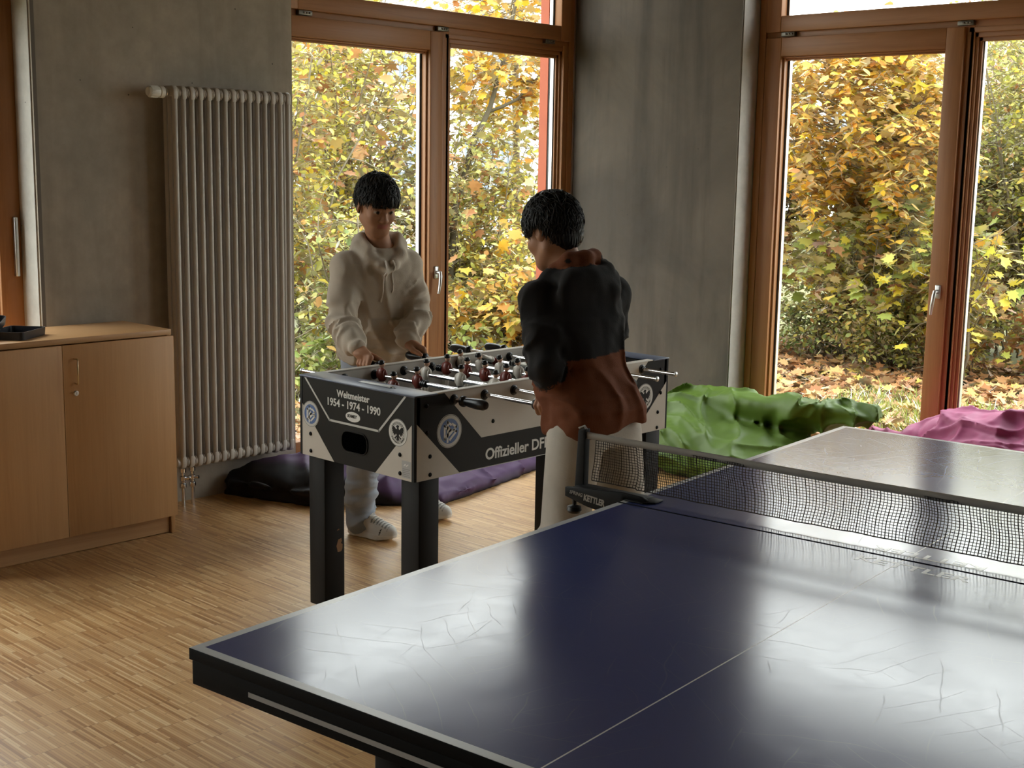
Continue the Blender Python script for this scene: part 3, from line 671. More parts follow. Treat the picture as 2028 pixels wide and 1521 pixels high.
b = FM(); b.prism([(0.545, 0.585), (0.589, 0.585), (0.589, 0.643), (0.545, 0.643)], (FX, FY1, 0), (0, -1, 0), (0, 0, 1), (-0.0012, 0, 0), 0)
for k in range(5): b.prism([(0.549, 0.590+k*0.006), (0.585-0.006*(k % 2), 0.590+k*0.006), (0.585-0.006*(k % 2), 0.5925+k*0.006), (0.549, 0.5925+k*0.006)], (FX-0.0012, FY1, 0), (0, -1, 0), (0, 0, 1), (-0.0002, 0, 0), 1)
b.stroke([(0.556, 0.626), (0.562, 0.632), (0.568, 0.626), (0.576, 0.632)], 0.003, (FX-0.0012, FY1, 0), (0, -1, 0), (0, 0, 1), (-0.0003, 0, 0), 2)
b.build('maker_sticker', [M['sticker'], mat('sticker_grey', (0.2, 0.2, 0.2), 0.4), M['badge_white']], ea)

# rods
def doll(par, x, y, zr, red, ang):
    """one player figure: painted mesh turned about the rod"""
    b = FM(); sh = 1 if red else 0
    ca, sa = math.cos(ang), math.sin(ang)
    KD = 1.24
    def P(px, pz): px *= KD; pz *= KD; return (x+px*ca+pz*sa, y, zr-px*sa+pz*ca)   # rotated in the x-z plane
    A = lambda v: np.array((v[0]*ca+v[2]*sa, v[1], -v[0]*sa+v[2]*ca))
    def ell(px, py, pz, rx, ry, rz, mi):
        q = P(px, pz); b.ell((q[0], y+py*KD, q[2]), A((rx*KD, 0, 0)), A((0, ry*KD, 0)), A((0, 0, rz*KD)), 12, 8, mi)
    ell(0, 0, 0.002, 0.0125, 0.0165, 0.024, sh); ell(0, 0, 0.014, 0.010, 0.0175, 0.010, sh)
    ell(0, 0.015, 0.004, 0.008, 0.0065, 0.016, sh); ell(0, -0.015, 0.004, 0.008, 0.0065, 0.016, sh)
    ell(0, 0, -0.025, 0.0105, 0.0145, 0.013, 2 if not red else 0)
    ell(0.001, 0, 0.034, 0.0095, 0.0085, 0.0105, 3); ell(-0.0015, 0, 0.040, 0.0105, 0.0095, 0.0085, 2)
    for s_ in (-1, 1):
        q0 = P(0, -0.03); q1 = P(0.002, -0.062); q2 = P(0.004, -0.082)
        b.tube([(q0[0], y+s_*0.008, q0[2]), (q1[0], y+s_*0.0075, q1[2]), (q2[0], y+s_*0.007, q2[2])], [0.0080, 0.0070, 0.0066], 8, 0)
        q = P(0.007, -0.087); b.ell((q[0], y+s_*0.007, q[2]), A((0.011, 0, 0)), A((0, 0.0055, 0)), A((0, 0, 0.0055)), 10, 6, 2 if red else 0)
    # crossed arms and number patch
    q = P(0.012, 0.004); b.ell((q[0], y, q[2]), A((0.0035, 0, 0)), A((0, 0.011, 0)), A((0, 0, 0.005)), 10, 6, sh)
    return b.build('player_figure', [M['doll_white'], M['doll_red'], M['doll_black'], M['doll_skin']], par, smooth=True)
ZR = 0.834; GRIP = {}
RODS = [  # near end y, far end y, side of the handle, red team, players' y, tilt
    (2.975, 3.945, -1, True, (3.43,), 0.15), (2.78, 3.80, -1, True, (3.659, 3.462), -0.1),
    (3.02, 3.95, 1, False, (3.577, 3.393, 3.22), 0.2), (2.93, 3.83, -1, True, (3.618, 3.512, 3.41, 3.304, 3.20), 0.1),
    (3.0, 4.00, 1, False, (3.686, 3.576, 3.471, 3.374, 3.27), -0.15), (2.93, 3.84, -1, True, (3.638, 3.45, 3.27), 1.9),
    (2.942, 4.04, 1, False, (3.50, 3.33), 0.1), (2.964, 3.975, 1, False, (3.43,), 0.0)]
for i, (ya, yb, hs, red, pl, tilt) in enumerate(RODS):
    x = 3.0225+0.1455*i
    b = FM(); b.tube([(x, ya, ZR), (x, yb, ZR)], 0.0072, 14); rod = b.build('rod', M['chrome'], FB, smooth=40)
    ye = ya if hs < 0 else yb; d = (0, 1 if hs < 0 else -1, 0)     # towards the table
    b = FM(); b.lathe([(0.004, -0.004), (0.013, -0.002), (0.0175, 0.008), (0.0185, 0.03), (0.0165, 0.065), (0.0135, 0.088), (0.0145, 0.094), (0.0185, 0.098), (0.0185, 0.108), (0.013, 0.113), (0.0085, 0.115)], (x, ye, ZR), d, 20)
    b.build('handle', M['black_plastic'], rod, smooth=50); GRIP[i+1] = (x, ye+d[1]*0.045, ZR)
    yo = yb if hs < 0 else ya
    b = FM(); b.lathe([(0.0072, 0), (0.0095, 0.001), (0.0095, 0.006), (0.006, 0.0085)], (x, yo, ZR), (0, 1 if hs < 0 else -1, 0), 14); b.build('end_cap', M['alu'], rod, smooth=40)
    for py in pl: doll(rod, x, py, ZR, red, tilt+0.1*math.sin(py*40))
    for py, s_ in ((max(pl)+0.035, 1), (min(pl)-0.035, -1)):
        if i in (0, 7): py = pl[0]+s_*0.10
        b = FM()
        if FY0+WT+0.02 < py < FY1-WT-0.02:
            b.lathe([(0.0075, -0.014), (0.0135, -0.013), (0.0135, -0.007), (0.0105, -0.006), (0.0105, -0.004), (0.0135, -0.003), (0.0135, 0.003), (0.0105, 0.004), (0.0105, 0.006), (0.0135, 0.007), (0.0135, 0.013), (0.0075, 0.014)], (x, py, ZR), (0, 1, 0), 16)
            b.build('bumper', M['black_plastic'], rod, smooth=30)
    for yw, n_ in ((FY0, -1), (FY0+WT+0.0012, 1), (FY1-WT-0.0012, -1), (FY1, 1)):
        b = FM(); b.lathe([(0.0185, 0), (0.0185, 0.003), (0.015, 0.0045), (0.0125, 0.011), (0.0078, 0.0125)], (x, yw, ZR), (0, n_, 0), 18); b.build('bushing', M['black_plastic'], FB, smooth=40)
# ------------------------------------------------------------------ radiator
M['rad'] = m_noise('radiator_enamel', (0.48, 0.435, 0.375), (0.45, 0.405, 0.35), 6, 0.40)
M['valve_white'] = mat('white_valve_plastic', (0.68, 0.65, 0.58), 0.4)
RAD = thing('radiator', 'tall grey column radiator standing off the concrete wall', 'radiator', (3.30, 5.26, 0))
R0 = (3.30, 5.26, 0)
zt, zb = 1.905, 0.218
for i in range(15):
    x = 3.304+0.0443*i; b = MB(off=R0)
    for k, y in enumerate((5.222, 5.258, 5.294)): b.tube([(x, y, zb), (x, y, zt)], 0.0122, 12)
    # head pieces at top and bottom joining the three tubes
    for z, s_ in ((zt, 1), (zb, -1)):
        prof = [(-0.049, -0.030), (-0.049, 0.008), (-0.043, 0.024), (-0.030, 0.031), (0.030, 0.031), (0.043, 0.024), (0.049, 0.008), (0.049, -0.030), (0.035, -0.012), (0, -0.018), (-0.035, -0.012)]
        b.prism([(p, q*s_) for p, q in prof], (x-0.0125, 5.258, z), (0, 1, 0), (0, 0, 1), (0.025, 0, 0))
    b.build('column', M['rad'], RAD, bevel=0.0045, seg=2)
for z in (zt, zb):
    b = MB(off=R0)
    for y in (5.258,): b.tube([(3.29, y, z), (3.304+0.0443*14+0.02, y, z)], 0.019, 16)
    for i in range(14):
        x = 3.304+0.0443*(i+0.5); b.lathe([(0.019, -0.008), (0.0235, -0.006), (0.0235, -0.002), (0.020, 0), (0.0235, 0.002), (0.0235, 0.006), (0.019, 0.008)], (x, 5.235, z), (1, 0, 0), 16)
    b.lathe([(0.024, 0), (0.024, 0.012), (0.016, 0.016)], (3.304+0.0443*14+0.013, 5.258, z), (1, 0, 0), 16)
    if z == zb: b.lathe([(0.025, 0), (0.025, 0.016), (0.019, 0.020), (0.008, 0.026)], (3.291, 5.24, zb), (-1, 0, 0), 16)
    b.build('header_pipe', M['rad'], RAD, smooth=40)
b = MB(off=R0); b.tube([(3.292, 5.25, zt), (3.270, 5.25, zt)], 0.012, 14); b.lathe([(0.019, 0), (0.019, 0.010)], (3.284, 5.25, zt), (-1, 0, 0), 8)
vo = b.build('valve_body', M['chrome'], RAD, smooth=40)
b = MB(off=R0); b.lathe([(0.020, 0), (0.026, 0.004), (0.026, 0.022), (0.022, 0.025), (0.024, 0.028), (0.0255, 0.050), (0.024, 0.072), (0.019, 0.080), (0.004, 0.082)], (3.268, 5.25, zt), (-1, 0, 0), 28)
for k in range(18):
    a = 2*PI*k/18; c = np.array((3.268-0.052, 5.25+0.0252*math.cos(a), zt+0.0252*math.sin(a))); b.obox(c, (0.019, 0, 0), 0.0013*np.array((0, -math.sin(a), math.cos(a))), 0.0014*np.array((0, math.cos(a), math.sin(a))))
b.build('thermostat_head', M['valve_white'], vo, smooth=40)
for px in (3.322, 3.373):
    b = MB(off=R0); b.tube([(px, 5.258, 0.0), (px, 5.258, 0.12)], 0.0085, 12); b.lathe([(0.008, -0.002), (0.016, 0), (0.018, 0.010), (0.016, 0.022), (0.010, 0.026), (0.011, 0.034), (0.015, 0.037), (0.015, 0.055), (0.009, 0.060), (0.009, 0.072), (0.016, 0.076), (0.016, 0.094), (0.010, 0.098), (0.010, 0.11)], (px, 5.258, 0.088), (0, 0, 1), 14)
    b.lathe([(0.006, 0), (0.006, 0.018), (0.008, 0.019), (0.008, 0.028)], (px, 5.25, 0.132), (0.6, -0.8, 0.1), 10)
    b.build('supply_pipe', M['chrome'], RAD, smooth=45)
b = MB(off=R0); b.tube([(3.322, 5.258, 0.134), (3.373, 5.258, 0.134)], 0.008, 10); b.build('valve_bridge', M['chrome'], RAD, smooth=40)
b = MB(off=R0)
for x in (3.39, 3.84):
    for z in (0.35, 1.62): b.box((x-0.012, 5.30, z-0.02), (x+0.012, 5.3395, z+0.02)); b.box((x-0.016, 5.27, z-0.012), (x+0.016, 5.302, z+0.012))
b.build('wall_bracket', M['hinge'], RAD, bevel=0.002)

# ------------------------------------------------------------------ cabinet
M['beech'] = wood('beech_veneer', (0.52, 0.280, 0.115), (0.57, 0.320, 0.138), (0.475, 0.245, 0.098), 'Z', 0.5)
M['beech_x'] = wood('beech_veneer_lying', (0.50, 0.275, 0.118), (0.55, 0.31, 0.138), (0.46, 0.24, 0.10), 'X', 0.42)
M['beech_edge'] = mat('beech_edge_band', (0.62, 0.38, 0.18), 0.5)
M['brass'] = mat('satin_brass_wire', (0.62, 0.50, 0.30), 0.28, 1.0)
CX0, CX1, CY0, CY1 = 2.038, 3.055, 4.900, 5.285
CAB = thing('cabinet', 'low beech cabinet with two doors beside the radiator', 'cabinet', (2.55, 5.09, 0)); C0 = (2.55, 5.09, 0)
b = MB(off=C0); b.box((CX0, CY0, 0), (CX0+0.019, CY1, 0.872)); b.box((CX1-0.022, CY0, 0), (CX1-0.003, CY1, 0.872)); b.box((CX0+0.019, CY1-0.01, 0.08), (CX1-0.022, CY1, 0.872)); b.box((CX0+0.019, CY0+0.004, 0.082), (CX1-0.022, CY1-0.01, 0.1))
b.build('carcass', M['beech'], CAB, bevel=0.0008)
b = MB(off=C0); b.box((CX0-0.003, CY0-0.004, 0.8725), (CX1-0.001, CY1, 0.896)); b.build('cabinet_top', M['beech_x'], CAB, bevel=0.0012)
b = MB(off=C0); b.box((CX0+0.019, CY0+0.012, 0.004), (CX1-0.026, CY0+0.030, 0.080)); b.build('plinth', M['beech_x'], CAB)
for k, (a, c) in enumerate(((CX0+0.001, 2.5435), (2.5475, CX1-0.001))):
    b = MB(off=C0); b.box((a, CY0-0.020, 0.081), (c, CY0-0.001, 0.8695)); do = b.build('door', M['beech'], CAB, bevel=0.0012)
    e = MB(off=C0)
    for p, q in ((a, a+0.0008), (c-0.0008, c)): e.box((p-0.0004, CY0-0.0202, 0.082), (q+0.0004, CY0-0.0012, 0.8685))
    e.build('edge_band', M['beech_edge'], do)
    for z in (0.155, 0.79):
        hx = c if k else a; h = MB(off=C0); h.tube([(hx+(0.003 if k else -0.003), CY0-0.010, z-0.025), (hx+(0.003 if k else -0.003), CY0-0.010, z+0.025)], 0.0042, 10); h.build('hinge', M['hinge'], do, smooth=40)
    if k:
        h = MB(off=C0); x, y = 2.595, CY0-0.02; h.tube([(x, y, 0.812), (x, y-0.022, 0.814), (x, y-0.0275, 0.809), (x, y-0.0275, 0.716), (x, y-0.022, 0.711), (x, y, 0.713)], 0.0027, 10); h.build('handle', M['brass'], do, smooth=True)
        h = MB(off=C0); h.lathe([(0.0115, 0), (0.0115, 0.0015), (0.0085, 0.004), (0.0085, 0.0055)], (2.598, y, 0.672), (0, -1, 0), 20); h.box((2.5972, y-0.0062, 0.667), (2.5988, y-0.0050, 0.677), 1); h.build('lock', [M['alu'], M['gasket']], do, smooth=40)

# ------------------------------------------------------------------ trays on the cabinet
M['tray'] = m_noise('black_tray_plastic', (0.018, 0.018, 0.022), (0.028, 0.028, 0.034), 20, 0.35)
def tray(loc, rotz, tilt, label):
    o = MB(); w, d, h, t = 0.105, 0.075, 0.032, 0.004
    out = rrect(w, d, 0.018, 5); inn = rrect(w-t, d-t, 0.015, 5); n = len(out)
    V = [(p, q, 0) for p, q in out]+[(p*1.02, q*1.03, h) for p, q in out]+[(p*1.02, q*1.03, h) for p, q in inn]+[(p, q, t) for p, q in inn]
    F = [tuple(reversed(range(n))), tuple(range(3*n, 4*n))]
    for k in range(3): F += [(k*n+i, k*n+(i+1) % n, (k+1)*n+(i+1) % n, (k+1)*n+i) for i in range(n)]
    o.add(V, F); q = o.build('tray', M['tray'], smooth=40); q.location = loc; q.rotation_euler = (tilt[0], tilt[1], rotz)
    return tag(q, label, 'tray', 'black trays on the cabinet')
tray((2.445, 5.055, 0.8965), math.radians(38), (0, 0), 'shallow black plastic tray lying flat on the beech cabinet')
tray((2.325, 5.115, 0.935), math.radians(52), (0.10, -0.14), 'shallow black plastic tray tipped against the flat tray on the cabinet')
# ------------------------------------------------------------------ garden
RNG = np.random.default_rng(7)
def leaf_mat(name, stops, trans=0.45, rough=0.5):
    m = bpy.data.materials.new(name); m.use_nodes = True; t = m.node_tree; t.nodes.clear()
    N = lambda q: t.nodes.new('ShaderNode'+q); L = t.links.new
    o = N('OutputMaterial'); g = N('NewGeometry'); cr = N('ValToRGB'); d = N('BsdfDiffuse'); tr = N('BsdfTranslucent'); mx = N('MixShader')
    r = cr.color_ramp; r.interpolation = 'LINEAR'
    while len(r.elements) < len(stops): r.elements.new(0.5)
    for e, (p, c) in zip(r.elements, stops): e.position = p; e.color = (*c, 1)
    L(g.outputs['Random Per Island'], cr.inputs[0]); L(cr.outputs[0], d.inputs[0]); L(cr.outputs[0], tr.inputs[0])
    gl = N('BsdfGlossy'); gl.inputs['Roughness'].default_value = rough; m2 = N('MixShader'); fr = N('Fresnel'); fr.inputs[0].default_value = 1.35
    mx.inputs[0].default_value = trans; L(d.outputs[0], mx.inputs[1]); L(tr.outputs[0], mx.inputs[2])
    L(fr.outputs[0], m2.inputs[0]); L(mx.outputs[0], m2.inputs[1]); L(gl.outputs[0], m2.inputs[2]); L(m2.outputs[0], o.inputs[0]); return m
YG = leaf_mat('leaves_yellow_green', [(0.0, (0.30, 0.34, 0.06)), (0.25, (0.50, 0.50, 0.10)), (0.5, (0.66, 0.60, 0.15)), (0.72, (0.56, 0.45, 0.06)), (0.86, (0.48, 0.22, 0.05)), (1.0, (0.30, 0.12, 0.04))])
OR = leaf_mat('leaves_orange_yellow', [(0.0, (0.60, 0.34, 0.04)), (0.35, (0.70, 0.46, 0.035)), (0.6, (0.66, 0.32, 0.05)), (0.8, (0.52, 0.23, 0.04)), (0.9, (0.46, 0.44, 0.07)), (1.0, (0.33, 0.13, 0.04))])
YE = leaf_mat('leaves_clear_yellow', [(0.0, (0.68, 0.52, 0.04)), (0.5, (0.64, 0.56, 0.06)), (0.8, (0.42, 0.46, 0.07)), (1.0, (0.60, 0.30, 0.05))])
GR = leaf_mat('leaves_mixed_green', [(0.0, (0.19, 0.25, 0.05)), (0.3, (0.31, 0.37, 0.08)), (0.55, (0.45, 0.46, 0.11)), (0.75, (0.54, 0.48, 0.11)), (0.9, (0.34, 0.17, 0.07)), (1.0, (0.25, 0.10, 0.05))])
OL = leaf_mat('leaves_olive', [(0.0, (0.25, 0.27, 0.06)), (0.35, (0.40, 0.40, 0.10)), (0.6, (0.55, 0.51, 0.15)), (0.8, (0.60, 0.50, 0.09)), (0.94, (0.42, 0.22, 0.07)), (1.0, (0.30, 0.13, 0.05))])
EV = leaf_mat('leaves_evergreen', [(0.0, (0.11, 0.16, 0.04)), (0.5, (0.22, 0.28, 0.08)), (0.85, (0.28, 0.31, 0.11)), (1.0, (0.36, 0.34, 0.13))], 0.3)
BR = leaf_mat('leaves_dead_brown', [(0.0, (0.30, 0.13, 0.05)), (0.3, (0.44, 0.21, 0.08)), (0.6, (0.54, 0.29, 0.12)), (0.8, (0.60, 0.40, 0.17)), (0.92, (0.66, 0.50, 0.10)), (1.0, (0.24, 0.10, 0.045))], 0.25)
GS = leaf_mat('grass_blades', [(0.0, (0.16, 0.22, 0.04)), (0.5, (0.26, 0.32, 0.06)), (1.0, (0.40, 0.40, 0.12))], 0.4)
BARK = m_noise('grey_brown_bark', (0.13, 0.105, 0.07), (0.20, 0.165, 0.11), 30, 0.9)
BARKL = m_noise('olive_grey_bark', (0.17, 0.15, 0.10), (0.24, 0.21, 0.15), 30, 0.9)
def tpl_ovate():
    V = np.array([(0, 0, 0), (-.27, .28, .05), (-.30, .55, .06), (-.14, .83, .03), (0, 1, -.02), (.14, .83, .03), (.30, .55, .06), (.27, .28, .05), (0, .30, 0), (0, .62, 0.0)], float)
    return V, np.array([(0, 8, 1), (1, 8, 2), (8, 9, 2), (2, 9, 3), (3, 9, 4), (4, 9, 5), (5, 9, 6), (6, 9, 8), (8, 7, 6), (7, 8, 0)])
def tpl_maple():
    P = [(0, 0), (.16, .08), (.42, .02), (.36, .18), (.56, .34), (.36, .42), (.48, .72), (.26, .62), (.14, .70), (0, 1.0)]
    O = P+[(-x, y) for x, y in reversed(P[1:-1])]
    V = [(x, y, 0.10*abs(x)-0.05*y*y) for x, y in O]+[(0, .35, 0)]; n = len(O)
    return np.array(V, float), np.array([(i, (i+1) % n, n) for i in range(n)])
TPL = {'o': tpl_ovate(), 'm': tpl_maple()}
def rotm(n):
    q = RNG.normal(size=(n, 4)); q /= np.linalg.norm(q, axis=1)[:, None]; w, x, y, z = q.T
    return np.stack([1-2*(y*y+z*z), 2*(x*y-z*w), 2*(x*z+y*w), 2*(x*y+z*w), 1-2*(x*x+z*z), 2*(y*z-x*w), 2*(x*z-y*w), 2*(y*z+x*w), 1-2*(x*x+y*y)], 1).reshape(n, 3, 3)
def droop(n, spread=0.55, flat=0.5):
    """leaf frames: tip pointing outwards and down, blade roughly facing up"""
    a = RNG.uniform(0, 2*PI, n); dn = RNG.normal(-0.35, spread, n)
    d = np.stack([np.cos(a), np.sin(a), dn], 1); d /= np.linalg.norm(d, axis=1)[:, None]
    up = np.stack([RNG.normal(0, flat, n), RNG.normal(0, flat, n), np.ones(n)], 1)
    x = np.cross(d, up); x /= np.linalg.norm(x, axis=1)[:, None]; z = np.cross(x, d)
    return np.stack([x, d, z], 2)
def leaves(name, pos, size, kind, mat_, parent=None, frames=None, loc=None):
    V0, F0 = TPL[kind]; n = len(pos); R = droop(n) if frames is None else frames
    s = size*RNG.uniform(0.6, 1.25, n)
    V0b = V0[None].repeat(n, 0).copy(); V0b[:, :, 0] *= RNG.uniform(0.75, 1.1, n)[:, None]; V0b[:, :, 2] *= RNG.uniform(-1.5, 3.5, n)[:, None]
    V = np.einsum('nij,nkj->nki', R, V0b)*s[:, None, None]+pos[:, None, :]
    F = (F0[None]+(np.arange(n)*len(V0))[:, None, None]).reshape(-1, 3)
    return mesh_np(name, V.reshape(-1, 3), F, mat_, parent, False, loc)
def grow(h, r, nst, ntw, lean=(0, 0), tw_len=0.5, zlo=0.12, thick=0.014, wig=0.08):
    """stems and twigs of one shrub, returned as polylines plus leaf anchor points"""
    stems = []; tw = []; anch = []
    for k in range(nst):
        a = RNG.uniform(0, 2*PI); rr = r*math.sqrt(RNG.uniform(0.02, 1)); hh = h*RNG.uniform(0.7, 1.0)
        p0 = np.array((RNG.normal(0, r*0.12), RNG.normal(0, r*0.12), 0)); p1 = np.array((rr*math.cos(a)+lean[0], rr*math.sin(a)+lean[1], hh))
        m = 7; ts = np.linspace(0, 1, m); bend = RNG.normal(0, wig, (m, 3)); bend[0] = 0; bend = np.cumsum(bend, 0)*0.5
        pts = p0+(p1-p0)*ts[:, None]*np.array((1, 1, 1))+bend; pts[:, 2] = hh*ts**0.85
        stems.append((pts, thick*RNG.uniform(0.6, 1.3)))
    for k in range(ntw):
        pts, th = stems[RNG.integers(nst)]; t = zlo+(1-zlo)*RNG.uniform(0, 1)**0.8; i = min(int(t*6), 5); f = t*6-i
        b = pts[i]*(1-f)+pts[i+1]*f; a = RNG.uniform(0, 2*PI); d = np.array((math.cos(a), math.sin(a), RNG.uniform(-0.25, 0.7))); d /= np.linalg.norm(d)
        L = tw_len*RNG.uniform(0.5, 1.3); q = [b]
        for j in range(4): d = nrm(d+RNG.normal(0, 0.22, 3)+np.array((0, 0, -0.06))); q.append(q[-1]+d*L/4)
        tw.append((np.array(q), th*0.35))
    return stems, tw
def anchors(tw, per, jit=0.04):
    P = np.array([q for q, _ in tw]); n = len(P); t = RNG.uniform(0.15, 1.0, (n, per))*3.999; i = t.astype(int); f = (t-i)[..., None]
    k = np.arange(n)[:, None]; A = P[k, i]*(1-f)+P[k, i+1]*f
    return (A+RNG.normal(0, jit, A.shape)).reshape(-1, 3)
def wood_mesh(stems, tw, mat_, parent, name='stems', twn=3):
    b = MB()
    for q, th in stems: b.tube(q, list(np.linspace(th, th*0.3, len(q))), 6)
    for q, th in tw: b.tube(q, list(np.linspace(th, th*0.45, len(q))), twn, cap=False)
    return b.build(name, mat_, parent, smooth=True)
def shrub(name, label, cat, base, h, r, nst, ntw, mixes, group, lean=(0, 0), tw_len=0.5, zlo=0.12, thick=0.013, bark=None, clip=None):
    t = thing(name, label, cat, (base[0], base[1], -0.12), 0, group)
    st, tw = grow(h, r, nst, ntw, lean, tw_len, zlo, thick); wood_mesh(st, tw, bark or BARK, t)
    for per, kind, size, m in mixes:
        A = anchors(tw, per)
        if clip is not None: A = A[clip(A+np.array((base[0], base[1], -0.12)))]
        A = A[A[:, 2] > 0.03]
        if len(A): leaves('foliage', A, size, kind, m, t)
    return t
def G(o): return tag(o, kind='structure')
m = m_noise('lawn_soil', (0.10, 0.085, 0.04), (0.14, 0.15, 0.05), 6, 0.95)
b = MB(); b.box((6.72, -14, -0.4), (34, 34, -0.12)); b.box((-14, 5.73, -0.4), (6.72, 34, -0.12)); G(b.build('ground', m))
SG = 'garden shrubs outside the windows'
# ---- beyond the back window
shrub('shrub', 'yellow-green shrub with many bare twigs behind the boy in the pale hoodie', 'shrub', (7.6, 9.3), 3.3, 0.95, 16, 300, [(17, 'o', 0.068, YG), (6, 'o', 0.068, YE), (1, 'm', 0.14, BR)], SG)
shrub('shrub', 'yellow-green shrub at the edge of the radiator seen through the back window', 'shrub', (6.3, 8.6), 3.2, 0.85, 15, 300, [(17, 'o', 0.065, YG), (6, 'o', 0.065, YE), (1, 'm', 0.14, BR)], SG, bark=BARKL)
shrub('shrub', 'olive shrub low behind the mullion of the back window', 'shrub', (8.35, 8.8), 2.3, 0.95, 14, 280, [(20, 'o', 0.062, OL), (1, 'm', 0.13, BR)], SG)
shrub('shrub', 'pale yellow shrub thinning out to bright gaps right of the mullion', 'shrub', (9.5, 9.3), 2.0, 1.0, 14, 210, [(13, 'o', 0.068, YG), (4, 'o', 0.068, YE), (1, 'm', 0.12, OR)], SG, bark=BARKL)
shrub('shrub', 'yellow-green shrub beside the rust red board outside the back window', 'shrub', (8.9, 8.0), 1.45, 0.8, 12, 210, [(17, 'o', 0.065, YG), (5, 'o', 0.068, YE), (1, 'm', 0.12, OR)], SG)
shrub('shrub', 'dark twiggy shrub low at the left edge of the back window', 'shrub', (6.45, 7.65), 1.35, 0.55, 12, 150, [(7, 'o', 0.085, OL), (3, 'o', 0.07, EV)], SG)
shrub('shrub', 'tall thin shrub with brown maple leaves caught in it behind the left pane', 'shrub', (8.0, 10.6), 3.9, 1.1, 14, 260, [(15, 'o', 0.075, YG), (2, 'm', 0.16, BR)], SG)
shrub('shrub', 'low yellow and orange shrub right of the handle of the back window', 'shrub', (8.1, 7.75), 0.95, 0.55, 12, 170, [(10, 'o', 0.08, YG), (3, 'm', 0.11, OR)], SG)
shrub('shrub', 'low yellow-green shrub hidden behind the boy in the pale hoodie', 'shrub', (7.0, 8.0), 0.95, 0.55, 12, 150, [(11, 'o', 0.08, YG), (1, 'm', 0.11, BR)], SG)
# leaning young tree with the fork
def young_tree():
    o = np.array((8.28, 8.6, -0.12)); t = thing('young_tree', 'young leaning tree with a forked bare trunk and orange leaves right of the mullion', 'tree', tuple(o), 0, SG)
    tr = [(-0.05, 0, 0), (-0.02, 0, 0.7), (0.024, 0.0, 1.30), (0.238, 0, 1.89), (0.458, 0, 2.235), (0.647, 0, 2.72), (0.782, 0, 3.22), (0.92, 0.05, 3.9)]
    fk = [(0.43, 0, 2.20), (0.58, -0.05, 2.26), (0.74, -0.08, 2.33), (0.93, -0.1, 2.50), (1.16, -0.1, 2.60)]
    b = MB(); b.tube([np.array(p, float) for p in tr], [0.034, 0.031, 0.028, 0.0255, 0.023, 0.020, 0.017, 0.010], 9); b.tube([np.array(p, float) for p in fk], [0.015, 0.016, 0.014, 0.010, 0.006], 7)
    b.build('trunk', m_noise('dark_olive_bark', (0.065, 0.055, 0.034), (0.10, 0.085, 0.055), 30, 0.9), t, smooth=True)
    st = [(np.array(tr[3:], float), 0.01), (np.array(fk, float), 0.01)]; tw = []
    for k in range(90):
        q0 = np.array(tr[5], float)+(np.array(tr[7], float)-np.array(tr[5], float))*RNG.uniform(-0.15, 1) if k % 5 else np.array(fk[2 + k % 3], float)
        a = RNG.uniform(0, 2*PI); d = nrm((math.cos(a), 0.8*math.sin(a), RNG.uniform(-0.35, 0.25))); q = [q0]
        L = RNG.uniform(0.4, 1.0) if k % 5 else RNG.uniform(0.15, 0.35)
        for j in range(4): d = nrm(d+RNG.normal(0, 0.2, 3)); q.append(q[-1]+d*L/4)
        tw.append((np.array(q), 0.0045))
    wood_mesh([], tw, BARK, t, 'branches', 4); A = anchors(tw, 9); leaves('foliage', A, 0.10, 'm', OR, t); leaves('foliage', anchors(tw, 3), 0.08, 'o', YE, t)
young_tree()
shrub('shrub', 'tall yellow-green shrub farthest back behind the left pane', 'shrub', (8.9, 11.6), 3.7, 1.2, 16, 330, [(17, 'o', 0.075, YG), (4, 'o', 0.075, YE)], SG)
shrub('shrub', 'tall olive shrub at the radiator edge behind the yellow-green shrub', 'shrub', (7.3, 11.0), 3.6, 1.1, 16, 320, [(16, 'o', 0.075, OL), (5, 'o', 0.075, YG)], SG)
# ---- beyond the right window
def maple(label, o, crown, n, per, mt, kind, size, slope, extra=None, cat='tree'):
    """crown: (centre, radii); layered sprays of branches running out from the trunk"""
    o = np.array(o, float); t = thing('maple_tree', label, cat, tuple(o), 0, SG)
    c, rad = np.array(crown[0], float)-o, np.array(crown[1], float)
    b = MB(); top = np.array((0, 0, c[2]+rad[2]*0.9)); tr = [np.zeros(3), np.array((0.04, 0.03, 0.7)), np.array((-0.02, 0.05, c[2])), top]
    b.tube(tr, [0.055, 0.045, 0.035, 0.012], 9); b.build('trunk', BARK, t, smooth=True)
    tw = []; bs = []
    for k in range(n):
        u = RNG.normal(0, 1, 3); u /= np.linalg.norm(u); e = c+rad*u*RNG.uniform(0.25, 1)**0.5
        zb = np.clip(e[2]+RNG.uniform(-0.1, 0.5)+slope, 0.4, top[2]); s = np.array((0, 0, zb)); m1 = (s+e)/2+np.array((0, 0, 0.15))
        if k % 6 == 0: bs.append((np.array([s, s*0.7+m1*0.3, m1, m1*0.5+e*0.5, e]), 0.012))
        d = nrm(e-s); q = [e]
        L = RNG.uniform(0.25, 0.55)
        for j in range(4): d = nrm(d+RNG.normal(0, 0.18, 3)+np.array((0, 0, -0.10))); q.append(q[-1]+d*L/4)
        tw.append((np.array(q), 0.0035))
    wood_mesh(bs, tw, BARK, t, 'branches'); A = anchors(tw, per, 0.035)
    leaves('foliage', A, size, kind, mt, t, droop(len(A), 0.3, 0.35))
    if extra: A = anchors(tw, extra[0], 0.05); leaves('foliage', A, extra[2], extra[1], extra[3], t, droop(len(A), 0.3, 0.35))
    return t
